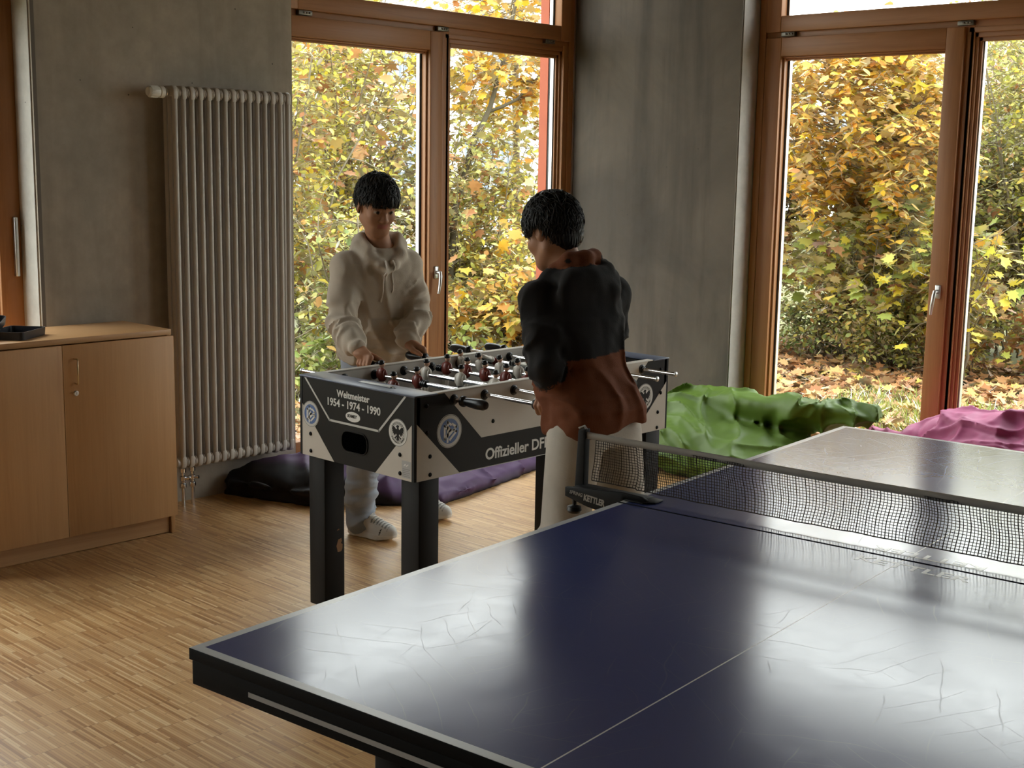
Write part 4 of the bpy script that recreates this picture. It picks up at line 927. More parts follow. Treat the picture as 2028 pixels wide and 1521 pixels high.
maple('orange maple spreading behind the forked young tree', (10.3, 9.7, -0.12), ((9.75, 9.35, 2.65), (1.0, 0.6, 0.75)), 170, 6, OR, 'm', 0.11, 0.1, (3, 'o', 0.085, YE))
maple('orange-yellow tree filling the top of the right window behind the concrete pillar', (10.2, 6.9, -0.12), ((10.15, 5.75, 2.05), (0.95, 0.85, 0.85)), 460, 20, OR, 'o', 0.088, 0.1, (2, 'm', 0.11, YE))
maple('clear yellow maple beside the handle stile of the right window', (11.3, 5.2, -0.12), ((10.85, 5.5, 1.72), (0.6, 0.36, 0.75)), 170, 6, YE, 'm', 0.12, 0.1, (5, 'o', 0.09, OR))
maple('small green and yellow maple standing low in the middle of the right window', (10.9, 5.75, -0.12), ((10.4, 5.45, 1.0), (0.6, 0.75, 0.5)), 150, 5, GR, 'm', 0.12, 0.1, (2, 'm', 0.12, YE))
shrub('shrub', 'mixed green shrub with brown leaves behind the small maple', 'shrub', (11.7, 6.4), 2.2, 0.95, 14, 430, [(23, 'o', 0.064, GR), (2, 'm', 0.13, BR)], SG)
shrub('shrub', 'mixed green shrub behind the handle of the right window', 'shrub', (12.3, 5.3), 2.0, 0.95, 14, 430, [(23, 'o', 0.064, GR), (2, 'm', 0.12, BR)], SG)
shrub('shrub', 'pale green shrub at the left edge of the right window', 'shrub', (11.2, 7.4), 2.1, 0.85, 13, 360, [(20, 'o', 0.062, OL), (2, 'm', 0.13, BR)], SG)
shrub('shrub', 'tall olive shrub with upright stems filling the narrow right pane', 'shrub', (11.9, 4.55), 3.75, 0.9, 24, 620, [(24, 'o', 0.052, OL), (1, 'o', 0.09, YE)], SG, bark=BARKL)
shrub('shrub', 'tall olive shrub behind the mullion of the right window', 'shrub', (12.8, 5.0), 3.6, 1.0, 20, 520, [(22, 'o', 0.058, OL)], SG, bark=BARKL)
shrub('shrub', 'low yellow maple sapling at the mullion of the right window', 'shrub', (10.4, 4.75), 1.35, 0.35, 6, 50, [(4, 'm', 0.10, YE)], SG)
shrub('shrub', 'dark evergreen undershrub among the fallen leaves', 'shrub', (10.6, 6.15), 0.62, 0.5, 14, 150, [(10, 'o', 0.055, EV), (6, 'o', 0.06, OL)], SG, tw_len=0.3, thick=0.006)
shrub('shrub', 'pale leaved undershrub among the fallen leaves right of the dark one', 'shrub', (10.5, 5.45), 0.66, 0.55, 14, 160, [(6, 'o', 0.055, EV), (14, 'o', 0.055, OL)], SG, tw_len=0.3, thick=0.006)
shrub('shrub', 'low green undershrub left of the mullion of the right window', 'shrub', (10.7, 4.9), 0.95, 0.5, 14, 190, [(15, 'o', 0.06, OL), (2, 'm', 0.11, BR)], SG, tw_len=0.3, thick=0.006)
shrub('shrub', 'brownish undershrub at the foot of the tall olive shrub', 'shrub', (10.9, 4.1), 0.7, 0.55, 14, 150, [(12, 'o', 0.06, GR), (4, 'm', 0.11, BR)], SG, tw_len=0.3, thick=0.006)
shrub('shrub', 'olive shrub with small leaves in front of the mixed green shrubs', 'shrub', (10.75, 5.95), 1.35, 0.62, 14, 240, [(14, 'o', 0.06, OL), (1, 'm', 0.11, BR)], SG, tw_len=0.35, thick=0.008)
shrub('shrub', 'tall yellow-green shrub farthest back above the handle of the right window', 'shrub', (12.6, 6.2), 3.1, 1.0, 16, 380, [(18, 'o', 0.066, YG), (3, 'o', 0.066, YE)], SG)
# ---- beyond the far left window
shrub('shrub', 'yellow shrub glimpsed past the frame of the far left window', 'shrub', (4.0, 9.3), 2.8, 0.9, 12, 220, [(12, 'o', 0.09, YE)], SG)
# low green cover below the back window
def scatter(n, x0, x1, y0, y1): return np.stack([RNG.uniform(x0, x1, n), RNG.uniform(y0, y1, n), np.full(n, -0.105)], 1)
def flatframes(n, tilt=0.35):
    a = RNG.uniform(0, 2*PI, n); up = np.stack([RNG.normal(0, tilt, n), RNG.normal(0, tilt, n), np.ones(n)], 1); up /= np.linalg.norm(up, axis=1)[:, None]
    d = np.stack([np.cos(a), np.sin(a), np.zeros(n)], 1); x = np.cross(d, up); x /= np.linalg.norm(x, axis=1)[:, None]; d = np.cross(up, x)
    return np.stack([x, d, up], 2)
P = np.concatenate([scatter(9000, 7.2, 11.6, 3.0, 8.2), scatter(1800, 4.6, 9.5, 6.2, 8.6)]); P[:, 2] += np.abs(RNG.normal(0, 0.022, len(P)))
o = leaves('fallen_leaves', P, 0.112, 'm', BR, None, flatframes(len(P), 0.45)); tag(o, 'brown and yellow maple leaves lying on the lawn outside the windows', 'fallen leaves', kind='stuff')
def blades(n, reg, h):
    P = np.concatenate([scatter(int(n*f), *r) for f, r in reg]); n = len(P); a = RNG.uniform(0, 2*PI, n); w = 0.006
    hh = h*RNG.uniform(0.5, 1.2, n); tip = np.stack([RNG.normal(0, 0.4, n)*hh, RNG.normal(0, 0.4, n)*hh, hh], 1); s = np.stack([np.cos(a)*w, np.sin(a)*w, np.zeros(n)], 1)
    mid = P+tip*np.array((0.35, 0.35, 0.6)); V = np.stack([P-s, P+s, mid+s*0.7, P+tip, mid-s*0.7], 1).reshape(-1, 3)
    F = (np.array([(0, 1, 2), (0, 2, 4), (4, 2, 3)])[None]+(np.arange(n)*5)[:, None, None]).reshape(-1, 3); return V, F
V, F = blades(6000, [(0.35, (7.6, 9.2, 3.6, 4.9)), (0.2, (6.9, 9.5, 1.5, 5.0)), (0.45, (5.2, 7.6, 6.0, 9.2))], 0.10)
o = mesh_np('grass', V, F, GS, None, False); tag(o, 'short green grass growing through the fallen leaves outside', 'grass', kind='stuff')
A = np.concatenate([scatter(2600, 5.6, 7.8, 7.4, 9.6)]); A[:, 2] += RNG.uniform(0, 0.42, len(A))
o = leaves('ground_cover', A, 0.075, 'o', GS, None); tag(o, 'green ground cover plants below the left pane of the back window', 'ground cover', kind='stuff')

# ---- houses beyond the garden
M['pale_wall'] = m_noise('pale_render', (0.80, 0.78, 0.74), (0.74, 0.72, 0.69), 2, 0.9)
M['slate'] = m_noise('grey_blue_shutter', (0.30, 0.34, 0.40), (0.24, 0.28, 0.34), 3, 0.6)
def tiles():
    m = mat('red_clay_tiles', (0.35, 0.15, 0.10), 0.8); t = NT(m); v = t.coord((1, 1, 1), kind='UV')
    q = t.n('TexBrick'); q.inputs['Scale'].default_value = 4.0; q.inputs['Color1'].default_value = (0.38, 0.17, 0.11, 1); q.inputs['Color2'].default_value = (0.28, 0.12, 0.085, 1); q.inputs['Mortar'].default_value = (0.10, 0.05, 0.04, 1); q.inputs['Mortar Size'].default_value = 0.03
    t.l(t.coord((1, 1, 1)), q.inputs['Vector']); t.base(q.outputs['Color']); return m
M['tiles'] = tiles(); M['dark_glass'] = mat('dark_window_glass', (0.05, 0.06, 0.08), 0.1)
H = thing('apartment_house', 'pale house with grey shuttered windows behind the leaning young tree', 'house', (17.5, 17.5, -0.12), math.radians(-45))
b = MB(); b.box((-5.5, 0, 0), (4.2, 7, 5.2)); b.build('wall', M['pale_wall'], H)
for x in (-4.5, -2.9, -1.3, 0.2, 1.8, 3.2):
    for z, hh in ((0.9, 1.3), (3.2, 1.25)):
        b = MB(); b.box((x-0.45, -0.04, z), (x+0.45, 0.02, z+hh)); w = b.build('window', M['slate'], H)
        b = MB()
        for k in range(9): b.box((x-0.42+k*0.098, -0.065, z+0.02), (x-0.42+k*0.098+0.06, -0.04, z+hh-0.02))
        b.build('shutter', M['slate'], w)
b = MB(); b.box((-5.6, -0.08, 2.62), (4.3, 0, 2.86)); b.build('cornice', M['pale_wall'], H)
b = MB(); b.prism([(-0.6, 5.2), (7.6, 5.2), (3.5, 6.4)], (-5.7, 0, 0), (0, 1, 0), (0, 0, 1), (10.1, 0, 0)); b.build('roof', M['tiles'], H)
H = thing('tiled_house', 'house with red clay tile roof and grey gable beyond the right window', 'house', (22.3, 10.9, -0.12), math.radians(-62))
b = MB(); b.box((-1.6, 0, 0), (9.5, 5, 3.0)); b.build('wall', m_noise('grey_house_render', (0.30, 0.28, 0.25), (0.24, 0.22, 0.20), 3, 0.9), H)
b = MB(); b.prism([(-0.5, 2.95), (5.5, 2.95), (2.5, 4.5)], (-2.0, 0, 0), (0, 1, 0), (0, 0, 1), (11.9, 0, 0)); b.build('roof', M['tiles'], H)
b = MB(); b.box((-1.9, -0.25, 2.45), (0.6, 0, 3.12)); b.prism([(-0.6, 3.12), (0.15, 3.12), (0.15, 3.32), (-0.3, 3.32)], (-2.1, 0, 0), (0, 1, 0), (0, 0, 1), (2.9, 0, 0)); b.build('gable', M['slate'], H)
for x in (1.6, 3.4): b = MB(); b.box((x, -0.03, 1.0), (x+0.9, 0.02, 2.2)); b.build('window', M['dark_glass'], H)
# ------------------------------------------------------------------ sculpting tools: distance fields turned into smooth skins
def vnoise(P):
    """smooth value noise in -1..1"""
    P = np.asarray(P, np.float32); i = np.floor(P).astype(np.int64); f = P-i; f = f*f*(3-2*f); out = np.zeros(P.shape[:-1], np.float32)
    for dx in (0, 1):
        for dy in (0, 1):
            for dz in (0, 1):
                n = (i[..., 0]+dx)*374761393+(i[..., 1]+dy)*668265263+(i[..., 2]+dz)*2147483647
                n = (n ^ (n >> 13))*1274126177; n = (n ^ (n >> 16)) & 0xffff
                w = np.where(dx, f[..., 0], 1-f[..., 0])*np.where(dy, f[..., 1], 1-f[..., 1])*np.where(dz, f[..., 2], 1-f[..., 2])
                out += w*(n.astype(np.float32)/32767.5-1)
    return out
def ridge(P): return 1-2*np.abs(vnoise(P))
def sst(a, b, x): t = np.clip((x-a)/(b-a), 0, 1); return t*t*(3-2*t)
class Field:
    def __init__(s, lo, hi, h):
        s.lo = np.array(lo, float); s.h = h; s.n = np.ceil((np.array(hi, float)-s.lo)/h).astype(int)+1
        s.D = np.full(s.n, 1.0, np.float32)
    def _reg(s, lo, hi):
        a = np.clip(np.floor((np.array(lo)-s.lo)/s.h).astype(int), 0, s.n); b = np.clip(np.ceil((np.array(hi)-s.lo)/s.h).astype(int)+1, 0, s.n)
        if (b <= a).any(): return None, None
        g = [(s.lo[i]+s.h*np.arange(a[i], b[i])).astype(np.float32) for i in range(3)]
        P = np.stack(np.meshgrid(*g, indexing='ij'), -1); return tuple(slice(a[i], b[i]) for i in range(3)), P
    def put(s, lo, hi, fn, k=0.0, op='add', pad=0.05):
        sl, P = s._reg(np.array(lo)-pad, np.array(hi)+pad)
        if sl is None: return s
        d = fn(P).astype(np.float32); a = s.D[sl]
        if op == 'sub': a, d = -a, d
        if k <= 0: m = np.minimum(a, d)
        else: t = np.clip(0.5+0.5*(d-a)/k, 0, 1); m = d+(a-d)*t-k*t*(1-t)
        s.D[sl] = -m if op == 'sub' else m; return s
    def cap(s, p0, p1, r0, r1=None, k=0.0, op='add'):
        p0, p1 = np.asarray(p0, float), np.asarray(p1, float); r1 = r0 if r1 is None else r1; R = max(r0, r1)
        def fn(P):
            d = p1-p0; t = np.clip(((P-p0)@d)/(d@d+1e-12), 0, 1)[..., None]; return np.linalg.norm(P-p0-t*d, axis=-1)-(r0+(r1-r0)*t[..., 0])
        return s.put(np.minimum(p0, p1)-R, np.maximum(p0, p1)+R, fn, k, op)
    def chain(s, pts, rs, k=0.0):
        for i in range(len(pts)-1): s.cap(pts[i], pts[i+1], rs[i], rs[i+1], k)
        return s
    def ell(s, c, A, r, k=0.0, op='add'):
        """A: rows are unit axes, r: radii"""
        c = np.asarray(c, float); A = np.asarray(A, float); r = np.asarray(r, float); R = r.max()
        def fn(P):
            q = (P-c)@A.T; a = np.linalg.norm(q/r, axis=-1); b = np.linalg.norm(q/(r*r), axis=-1)+1e-9; return a*(a-1)/b
        return s.put(c-R, c+R, fn, k, op)
    def loft(s, st, k=0.0, p=2.3, rnd=0.02):
        """st: stations (z, cx, cy, half width, half depth), width axis angle given by st.ang"""
        st = sorted(st); Z = np.array([q[0] for q in st]); C = np.array([q[1:5] for q in st]); ang = np.array([q[5] for q in st])
        R = C[:, 2:].max()
        def fn(P):
            z = P[..., 2]; it = lambda j: np.interp(z, Z, C[:, j])
            th = np.interp(z, Z, ang); x = P[..., 0]-it(0); y = P[..., 1]-it(1); c, sn = np.cos(th), np.sin(th)
            u, v = np.abs(c*x+sn*y)/it(2), np.abs(-sn*x+c*y)/it(3); d = ((u**p+v**p)**(1/p)-1)*np.minimum(it(2), it(3))*1.05
            e = np.maximum(Z[0]-z, z-Z[-1]); return np.where((d > -rnd) & (e > -rnd), np.sqrt(np.maximum(d+rnd, 0)**2+np.maximum(e+rnd, 0)**2)-rnd, np.maximum(d, e))
        lo = np.array((C[:, 0].min()-R, C[:, 1].min()-R, Z[0])); hi = np.array((C[:, 0].max()+R, C[:, 1].max()+R, Z[-1])); return s.put(lo, hi, fn, k)
    def disp(s, fn, band=0.04):
        m = np.abs(s.D) < band; idx = np.argwhere(m); P = s.lo+idx*s.h; s.D[m] += fn(P).astype(np.float32); return s
    def at(s, p):
        i = np.clip(np.round((np.asarray(p)-s.lo)/s.h).astype(int), 0, s.n-1); return s.D[tuple(i)]
    def cast(s, p, d, L=0.5):
        """first point inside when walking from p along d"""
        p = np.asarray(p, float); d = nrm(d)
        for t in np.arange(0, L, s.h*0.5):
            if s.at(p+d*t) < 0: return p+d*t
        return p
    def mesh(s, smooth=1):
        D = s.D; S = D < 0; nx, ny, nz = D.shape
        c = S[:-1, :-1, :-1].astype(np.int8)
        cnt = sum(S[i:nx-1+i, j:ny-1+j, k:nz-1+k].astype(np.int8) for i in (0, 1) for j in (0, 1) for k in (0, 1))
        act = (cnt > 0) & (cnt < 8); ids = -np.ones(act.shape, np.int64); cells = np.argwhere(act); ids[act] = np.arange(len(cells))
        acc = np.zeros((len(cells), 3)); num = np.zeros(len(cells)); I, J, K = cells.T
        co = [(i, j, k) for i in (0, 1) for j in (0, 1) for k in (0, 1)]
        for a in co:
            for ax in range(3):
                if a[ax]: continue
                b = list(a); b[ax] = 1; da = D[I+a[0], J+a[1], K+a[2]]; db = D[I+b[0], J+b[1], K+b[2]]; m = (da < 0) != (db < 0)
                t = np.where(m, da/(da-db+1e-12), 0); q = np.array(a, float)[None].repeat(len(cells), 0); q[:, ax] += t; acc[m] += q[m]; num[m] += 1
        V = s.lo+(cells+acc/num[:, None])*s.h; F = []
        for ax in range(3):
            sl0 = [slice(1, -1)]*3; sl1 = [slice(1, -1)]*3; sl0[ax] = slice(0, -1); sl1[ax] = slice(1, None)
            A, B = S[tuple(sl0)], S[tuple(sl1)]; e = np.argwhere(A != B); 
            if not len(e): continue
            fl = A[tuple(e.T)]; base = e.copy()
            for q in range(3):
                if q != ax: base[:, q] += 1
            u, v = [(1, 2), (2, 0), (0, 1)][ax]; Q = []
            for du, dv in ((0, 0), (-1, 0), (-1, -1), (0, -1)):
                cidx = base.copy(); cidx[:, u] += du; cidx[:, v] += dv; Q.append(ids[tuple(cidx.T)])
            Q = np.stack(Q, 1); Q[~fl] = Q[~fl][:, ::-1]; F.append(Q)
        F = np.concatenate(F); F = F[(F >= 0).all(1)]
        for _ in range(smooth):
            S2 = np.zeros_like(V); n2 = np.zeros(len(V))
            for a, b in ((0, 1), (1, 2), (2, 3), (3, 0)):
                np.add.at(S2, F[:, a], V[F[:, b]]); np.add.at(n2, F[:, a], 1)
                np.add.at(S2, F[:, b], V[F[:, a]]); np.add.at(n2, F[:, b], 1)
            V = V*0.4+0.6*S2/np.maximum(n2, 1)[:, None]
        return V, F

# ------------------------------------------------------------------ bean bags
def bag(name, label, mat_, F, folds, loc, cols=None, group=None):
    F.disp(folds, 0.08); V, Q = F.mesh(1); V[:, 2] = np.maximum(V[:, 2], 0.002)
    o = mesh_np(name, V-np.array(loc), Q, mat_, None, True, loc, None if cols is None else cols(V)); return tag(o, label, 'bean bag', group)
def nylon(name, col, attr=False, rough=0.55):
    m = fabric(name, col, rough, attr, 0.08, 0.06, 0.0); m.node_tree.nodes['Principled BSDF'].inputs['Specular IOR Level'].default_value = 0.35; return m
def creases(P, s1, amp, dirs, seed):
    """long drawn creases: ridged noise stretched along a few directions"""
    d = np.zeros(len(P))
    w = vnoise(P*2.1+seed)[:, None]*0.16+vnoise(P*5+seed)[:, None]*0.04
    for k, (a, b) in enumerate(dirs):
        a = nrm(a); b = nrm(np.asarray(b, float)-a*np.dot(a, b)); c = np.cross(a, b); q = np.stack([(P+w)@a*s1*0.22, (P+w)@b*s1, (P+w)@c*s1*0.6], 1)+seed+7.3*k
        r = np.maximum(ridge(q), 0)**2.2; d -= amp*(0.8 if k else 1)*(r-0.25)
    return d
BG = 'bean bags on the floor'
m_green = nylon('green_nylon', (0.090, 0.158, 0.016)); m_pink = nylon('pink_nylon', (0.42, 0.080, 0.20)); m_purple = nylon('purple_nylon', None, True, 0.65)
Fg = Field((5.35, 2.95, -0.02), (6.32, 4.75, 0.56), 0.0085); I3 = np.eye(3)
Fg.ell((5.86, 4.08, 0.13), I3, (0.38, 0.55, 0.155)); Fg.ell((6.03, 4.22, 0.22), I3, (0.24, 0.34, 0.16), 0.08)
Fg.cap((6.10, 4.22, 0.29), (6.12, 4.16, 0.305), 0.085, 0.08, 0.06); Fg.ell((5.83, 3.72, 0.14), I3, (0.33, 0.36, 0.12), 0.04)
tip = nrm(np.array((-0.12, -1.0, 0.10))); tu = nrm(np.array((0.45, 0, 1.0)))
A_ = np.array([tip, np.cross(tu, tip), tu]); A_[1] = nrm(A_[1])
Fg.ell((6.02, 3.82, 0.32), A_, (0.46, 0.17, 0.085), 0.05); Fg.ell((5.99, 3.50, 0.365), A_, (0.36, 0.13, 0.056), 0.05); Fg.cap((6.0, 3.38, 0.395), (5.985, 3.13, 0.425), 0.060, 0.030, 0.05)
g_bag = bag('bean_bag', 'bright green bean bag slumped against the concrete pillar and the right window', m_green, Fg,
    lambda P: creases(P, 9.5, 0.026, (((0.1, -1, 0.35), (0, 0.3, 1)), ((0.2, 0.7, -0.6), (1, 0, 0.3)), ((-0.7, -0.5, 0.3), (0, 1, 0))), 3.1)+0.003*vnoise(P*28), (5.9, 3.9, 0), None, BG)
Fp = Field((5.65, 1.5, -0.02), (6.36, 3.42, 0.62), 0.009)
Fp.ell((6.02, 2.35, 0.20), I3, (0.30, 0.62, 0.24)); Fp.ell((6.08, 2.48, 0.33), I3, (0.20, 0.40, 0.165), 0.05); Fp.cap((6.08, 2.72, 0.37), (6.09, 2.30, 0.41), 0.085, 0.09, 0.05)
Fp.ell((6.10, 2.84, 0.28), I3, (0.15, 0.13, 0.15), 0.03); Fp.ell((6.04, 2.96, 0.24), I3, (0.10, 0.07, 0.135), 0.015); Fp.ell((6.10, 3.08, 0.17), I3, (0.17, 0.27, 0.15), 0.03)
p_bag = bag('bean_bag', 'pink bean bag slumped below the right window past the table end', m_pink, Fp,
    lambda P: creases(P, 10.5, 0.027, (((0.1, -1, -0.55), (0, 0.3, 1)), ((0.2, -1, -0.3), (1, 0, 0.3)), ((0, 0.3, 1), (1, 0, 0))), 11.7)+0.004*vnoise(P*30), (6.0, 2.4, 0), None, BG)
Fv = Field((3.45, 4.28, -0.02), (5.6, 5.62, 0.42), 0.013)
def quad(P):
    C = np.array([(3.58, 5.33), (3.74, 4.86), (4.22, 4.43), (5.25, 4.66), (5.46, 5.32)]); d = np.full(P.shape[:-1], -9.0, np.float32)
    for i in range(5):
        a, b = C[i], C[(i+1) % 5]; n = nrm((b[1]-a[1], -(b[0]-a[0]))); d = np.maximum(d, (P[..., 0]-a[0])*n[0]+(P[..., 1]-a[1])*n[1])
    hh = np.interp(P[..., 0], (3.5, 3.8, 4.3, 5.4), (0.20, 0.235, 0.20, 0.13))*np.interp(P[..., 1], (4.3, 4.75, 5.5), (0.55, 0.95, 1.05))
    s = np.clip(-d/0.42, 0, 1); return np.maximum(d*0.8, np.maximum(P[..., 2]-hh*(0.25+0.75*np.sqrt(s)), -P[..., 2]-0.01))*0.8
Fv.put((3.4, 4.2, -0.1), (5.6, 5.7, 0.4), quad)
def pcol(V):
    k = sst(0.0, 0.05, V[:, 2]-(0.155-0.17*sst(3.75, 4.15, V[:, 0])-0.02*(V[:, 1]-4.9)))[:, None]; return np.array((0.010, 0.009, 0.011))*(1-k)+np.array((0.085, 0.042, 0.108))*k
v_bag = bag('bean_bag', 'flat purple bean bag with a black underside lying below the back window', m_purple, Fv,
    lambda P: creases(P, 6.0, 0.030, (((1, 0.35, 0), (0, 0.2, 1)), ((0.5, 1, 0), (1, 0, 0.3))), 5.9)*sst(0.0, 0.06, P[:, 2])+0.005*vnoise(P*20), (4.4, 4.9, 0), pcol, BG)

# ------------------------------------------------------------------ people
M['skin'] = fabric('skin', None, 0.5, True, 0.03, 0.05, 0.0); M['skin'].node_tree.nodes['Principled BSDF'].inputs['Subsurface Weight'].default_value = 0.0
M['hair'] = m_noise('near_black_hair', (0.006, 0.005, 0.0045), (0.013, 0.010, 0.008), 90, 0.5, (1, 1, 0.2), spec=0.25)
M['cloth'] = fabric('sweatshirt_cloth', None, 0.92, True, 0.3, 0.07, 0.04)
M['denim'] = fabric('washed_denim', None, 0.9, True, 0.35, 0.10, 0.1)
M['shoe'] = fabric('sneaker_material', None, 0.6, True, 0.15, 0.05, 0.0)
M['cord'] = mat('cotton_cord', (0.66, 0.60, 0.52), 0.8)
SKIN = np.array((0.36, 0.185, 0.11)); LIP = np.array((0.34, 0.13, 0.10))

def head_field(F, hc, fw, up, sc=1.0):
    fw = nrm(fw); lt = nrm(np.cross(up, fw)); up = np.cross(fw, lt); A = np.array([fw, lt, up])
    W = lambda a, b, c: hc+sc*(a*fw+b*lt+c*up); r = lambda *q: np.array(q)*sc
    F.ell(W(-0.010, 0, 0.030), A, r(0.092, 0.074, 0.088)); F.ell(W(0.028, 0, -0.040), A, r(0.064, 0.057, 0.076), 0.03*sc)
    F.cap(W(0.060, -0.012, -0.096), W(0.060, 0.012, -0.096), 0.021*sc, None, 0.03*sc)
    for s in (-1, 1):
        F.cap(W(-0.005, s*0.052, -0.06), W(0.045, s*0.025, -0.092), 0.018*sc, None, 0.03*sc)        # jaw line
        F.ell(W(0.055, s*0.038, -0.028), A, r(0.028, 0.024, 0.024), 0.02*sc)                      # cheek
        F.cap(W(0.080, s*0.012, 0.024), W(0.066, s*0.050, 0.022), 0.011*sc, 0.009*sc, 0.016*sc)       # brow
        F.ell(W(0.094, s*0.032, 0.002), A, r(0.017, 0.018, 0.013), 0.010*sc, 'sub')               # eye socket
        F.ell(W(0.0735, s*0.031, 0.002), A, r(0.0125, 0.0125, 0.0115), 0.003*sc)                    # eyeball
        F.cap(W(0.083, s*0.020, 0.012), W(0.074, s*0.044, 0.010), 0.005*sc, 0.0045*sc, 0.004*sc)      # upper lid
        e = nrm(lt*s*0.92-fw*0.38); B = np.array([nrm(np.cross(up, e)), e, up])
        F.ell(W(-0.012, s*0.079, -0.006), B, r(0.019, 0.0085, 0.032), 0.006*sc); F.ell(W(-0.004, s*0.087, 0.002), B, r(0.009, 0.006, 0.016), 0.004*sc, 'sub')
        F.ell(W(0.092, s*0.012, -0.034), A, r(0.009, 0.008, 0.007), 0.006*sc)                     # nostril wing
    F.cap(W(0.080, 0, 0.008), W(0.098, 0, -0.029), 0.008*sc, 0.0115*sc, 0.010*sc)
    F.ell(W(0.083, 0, -0.0555), A, r(0.010, 0.022, 0.0055), 0.005*sc); F.ell(W(0.081, 0, -0.0665), A, r(0.011, 0.019, 0.0065), 0.005*sc)
    F.cap(W(0.094, -0.018, -0.061), W(0.094, 0.018, -0.061), 0.0022*sc, None, 0.002*sc, 'sub')
    return A, W
def hand(F, G, side, y_s, wrist):
    """a fist closed round a handle along y at G. side: +1 fingers fall on +x, y_s: direction of the table"""
    g = np.array(G, float); R = 0.0185
    def q(phi, rad, dy): a = math.radians(phi); return g+np.array((side*rad*math.cos(a), dy*y_s, rad*math.sin(a)))
    kn = []
    for i, (dy, ln, rr) in enumerate(((0.030, 1.0, 0.0088), (0.010, 1.06, 0.0090), (-0.010, 1.0, 0.0086), (-0.029, 0.86, 0.0076))):
        k0 = q(62, R+0.0165, dy); k1 = q(5, R+0.0125, dy+0.002); k2 = q(-52*ln, R+0.0105, dy+0.001); k3 = q(-100*ln, R+0.009, dy-0.002)
        F.chain([k0, k1, k2, k3], [rr*1.18, rr*1.05, rr*0.95, rr*0.82], 0.0035); kn.append(k0)
        w0 = np.array(wrist)+np.array((side*(-0.012+0.006*i*0), 0, 0.0))+np.array((0, (1.5-i)*0.009*y_s, 0))
        F.cap(w0, k0, 0.0165, 0.0108, 0.010)
    F.ell((np.array(wrist)+sum(kn)/4)/2-np.array((0, 0, 0.004)), I3, (0.030, 0.036, 0.019), 0.012)
    t0 = np.array(wrist)+np.array((-side*0.016, 0.012*y_s, -0.010)); t1 = q(132, R+0.017, 0.012); t2 = q(140, R+0.0115, 0.040); t3 = q(150, R+0.009, 0.062)
    F.chain([t0, t1, t2, t3], [0.0145, 0.0115, 0.0098, 0.0078], 0.006)
def hair_mesh(F, W, A, sc, zl, n, seed, ln, parent, loc, thick=0.020):
    """hair cap with the field F plus many overlapping locks"""
    rg = np.random.default_rng(seed); fw, lt, up = A; hc = W(0, 0, 0); c = W(-0.012, 0, 0.032); rad = np.array((0.093, 0.077, 0.089))*sc+thick*0.62
    loc_of = lambda P: ((P-hc)@A.T)/sc
    F.ell(c, A, rad)
    F.ell(W(-0.052, 0, -0.034), A, np.array((0.044, 0.056, 0.056))*sc, 0.03)
    def cut(P):
        q = loc_of(P); lim = np.interp(q[:, 0], zl[0], zl[1]); j = 0.007*np.sin(q[:, 1]*210+2*np.sin(q[:, 1]*77))
        s_ = 0.0032*np.sin(np.arctan2(q[:, 1], q[:, 0]+0.05)*34+3*vnoise(P*22))-0.006*vnoise(P*26+seed)
        return np.maximum((lim+j-q[:, 2])*sc*0.9-F.D[tuple(np.round((P-F.lo)/F.h).astype(int).T)], 0)+s_
    m = F.D < 0.05; idx = np.argwhere(m); F.D[m] += cut(F.lo+idx*F.h).astype(np.float32)
    V, Q = F.mesh(1); verts = [V]; faces = [Q]; base = len(V)
    cr = np.array((-0.055, 0.012, 0.105))
    b = MB(); k = 0
    while k < n:
        d = rg.normal(size=3); d /= np.linalg.norm(d)
        q = d*(rad/sc)*0.985+np.array((-0.012, 0, 0.032)); lim = np.interp(q[0], zl[0], zl[1])
        if q[2] < lim+0.012: continue
        fl = q-cr; fl[2] -= 0.05; fl = fl-d*np.dot(fl, d); fl = nrm(fl+rg.normal(0, 0.10, 3)); pts = [q]
        L = ln*rg.uniform(0.6, 1.2)
        for j in range(4):
            p = pts[-1]+fl*L/4; e = (p-np.array((-0.012, 0, 0.032)))/(rad/sc); lift = 1.0+0.05*rg.uniform(0.1, 1)+0.022*j*rg.uniform(-0.2, 1)
            p = np.array((-0.012, 0, 0.032))+e/np.linalg.norm(e)*(rad/sc)*lift; fl = nrm(p-pts[-1]+np.array((0, 0, -0.004))); pts.append(p)
            if p[2] < np.interp(p[0], zl[0], zl[1])-0.006: break
        if len(pts) < 3: continue
        r0 = rg.uniform(0.0028, 0.0048)*sc; m = len(pts)
        b.tube([W(*p) for p in pts], [r0*(0.55 if i == 0 else 1-0.93*i/(m-1)) for i in range(m)], 5, cap=False); k += 1
    verts.append(np.array(b.v)); F2 = np.array(b.f); faces.append(F2+base)
    return mesh_np('hair', np.concatenate(verts)-np.array(loc), np.concatenate(faces), M['hair'], parent)
def shoe_field(F, heel, toe, lift=0.0):
    heel = np.asarray(heel, float); toe = np.asarray(toe, float); d = nrm(toe-heel); u = np.array((0, 0, 1.0)); l = np.cross(u, d); A = np.array([d, l, u]); L = np.linalg.norm(toe-heel)
    W = lambda a, b, c: heel+d*a*L+l*b+u*(c+lift)
    F.put(np.minimum(heel, toe)-0.06, np.maximum(heel, toe)+np.array((0.06, 0.06, 0.05)), lambda P: sole(P, heel, d, l, L, lift), 0)
    F.ell(W(0.72, 0, 0.040), A, (0.30*L, 0.042, 0.036), 0.012); F.ell(W(0.24, 0, 0.055), A, (0.24*L, 0.036, 0.050), 0.02); F.cap(W(0.45, 0, 0.070), W(0.68, 0, 0.048), 0.034, 0.030, 0.02)
    F.cap(W(0.25, 0, 0.075), W(0.26, 0, 0.105), 0.038, 0.040, 0.02)
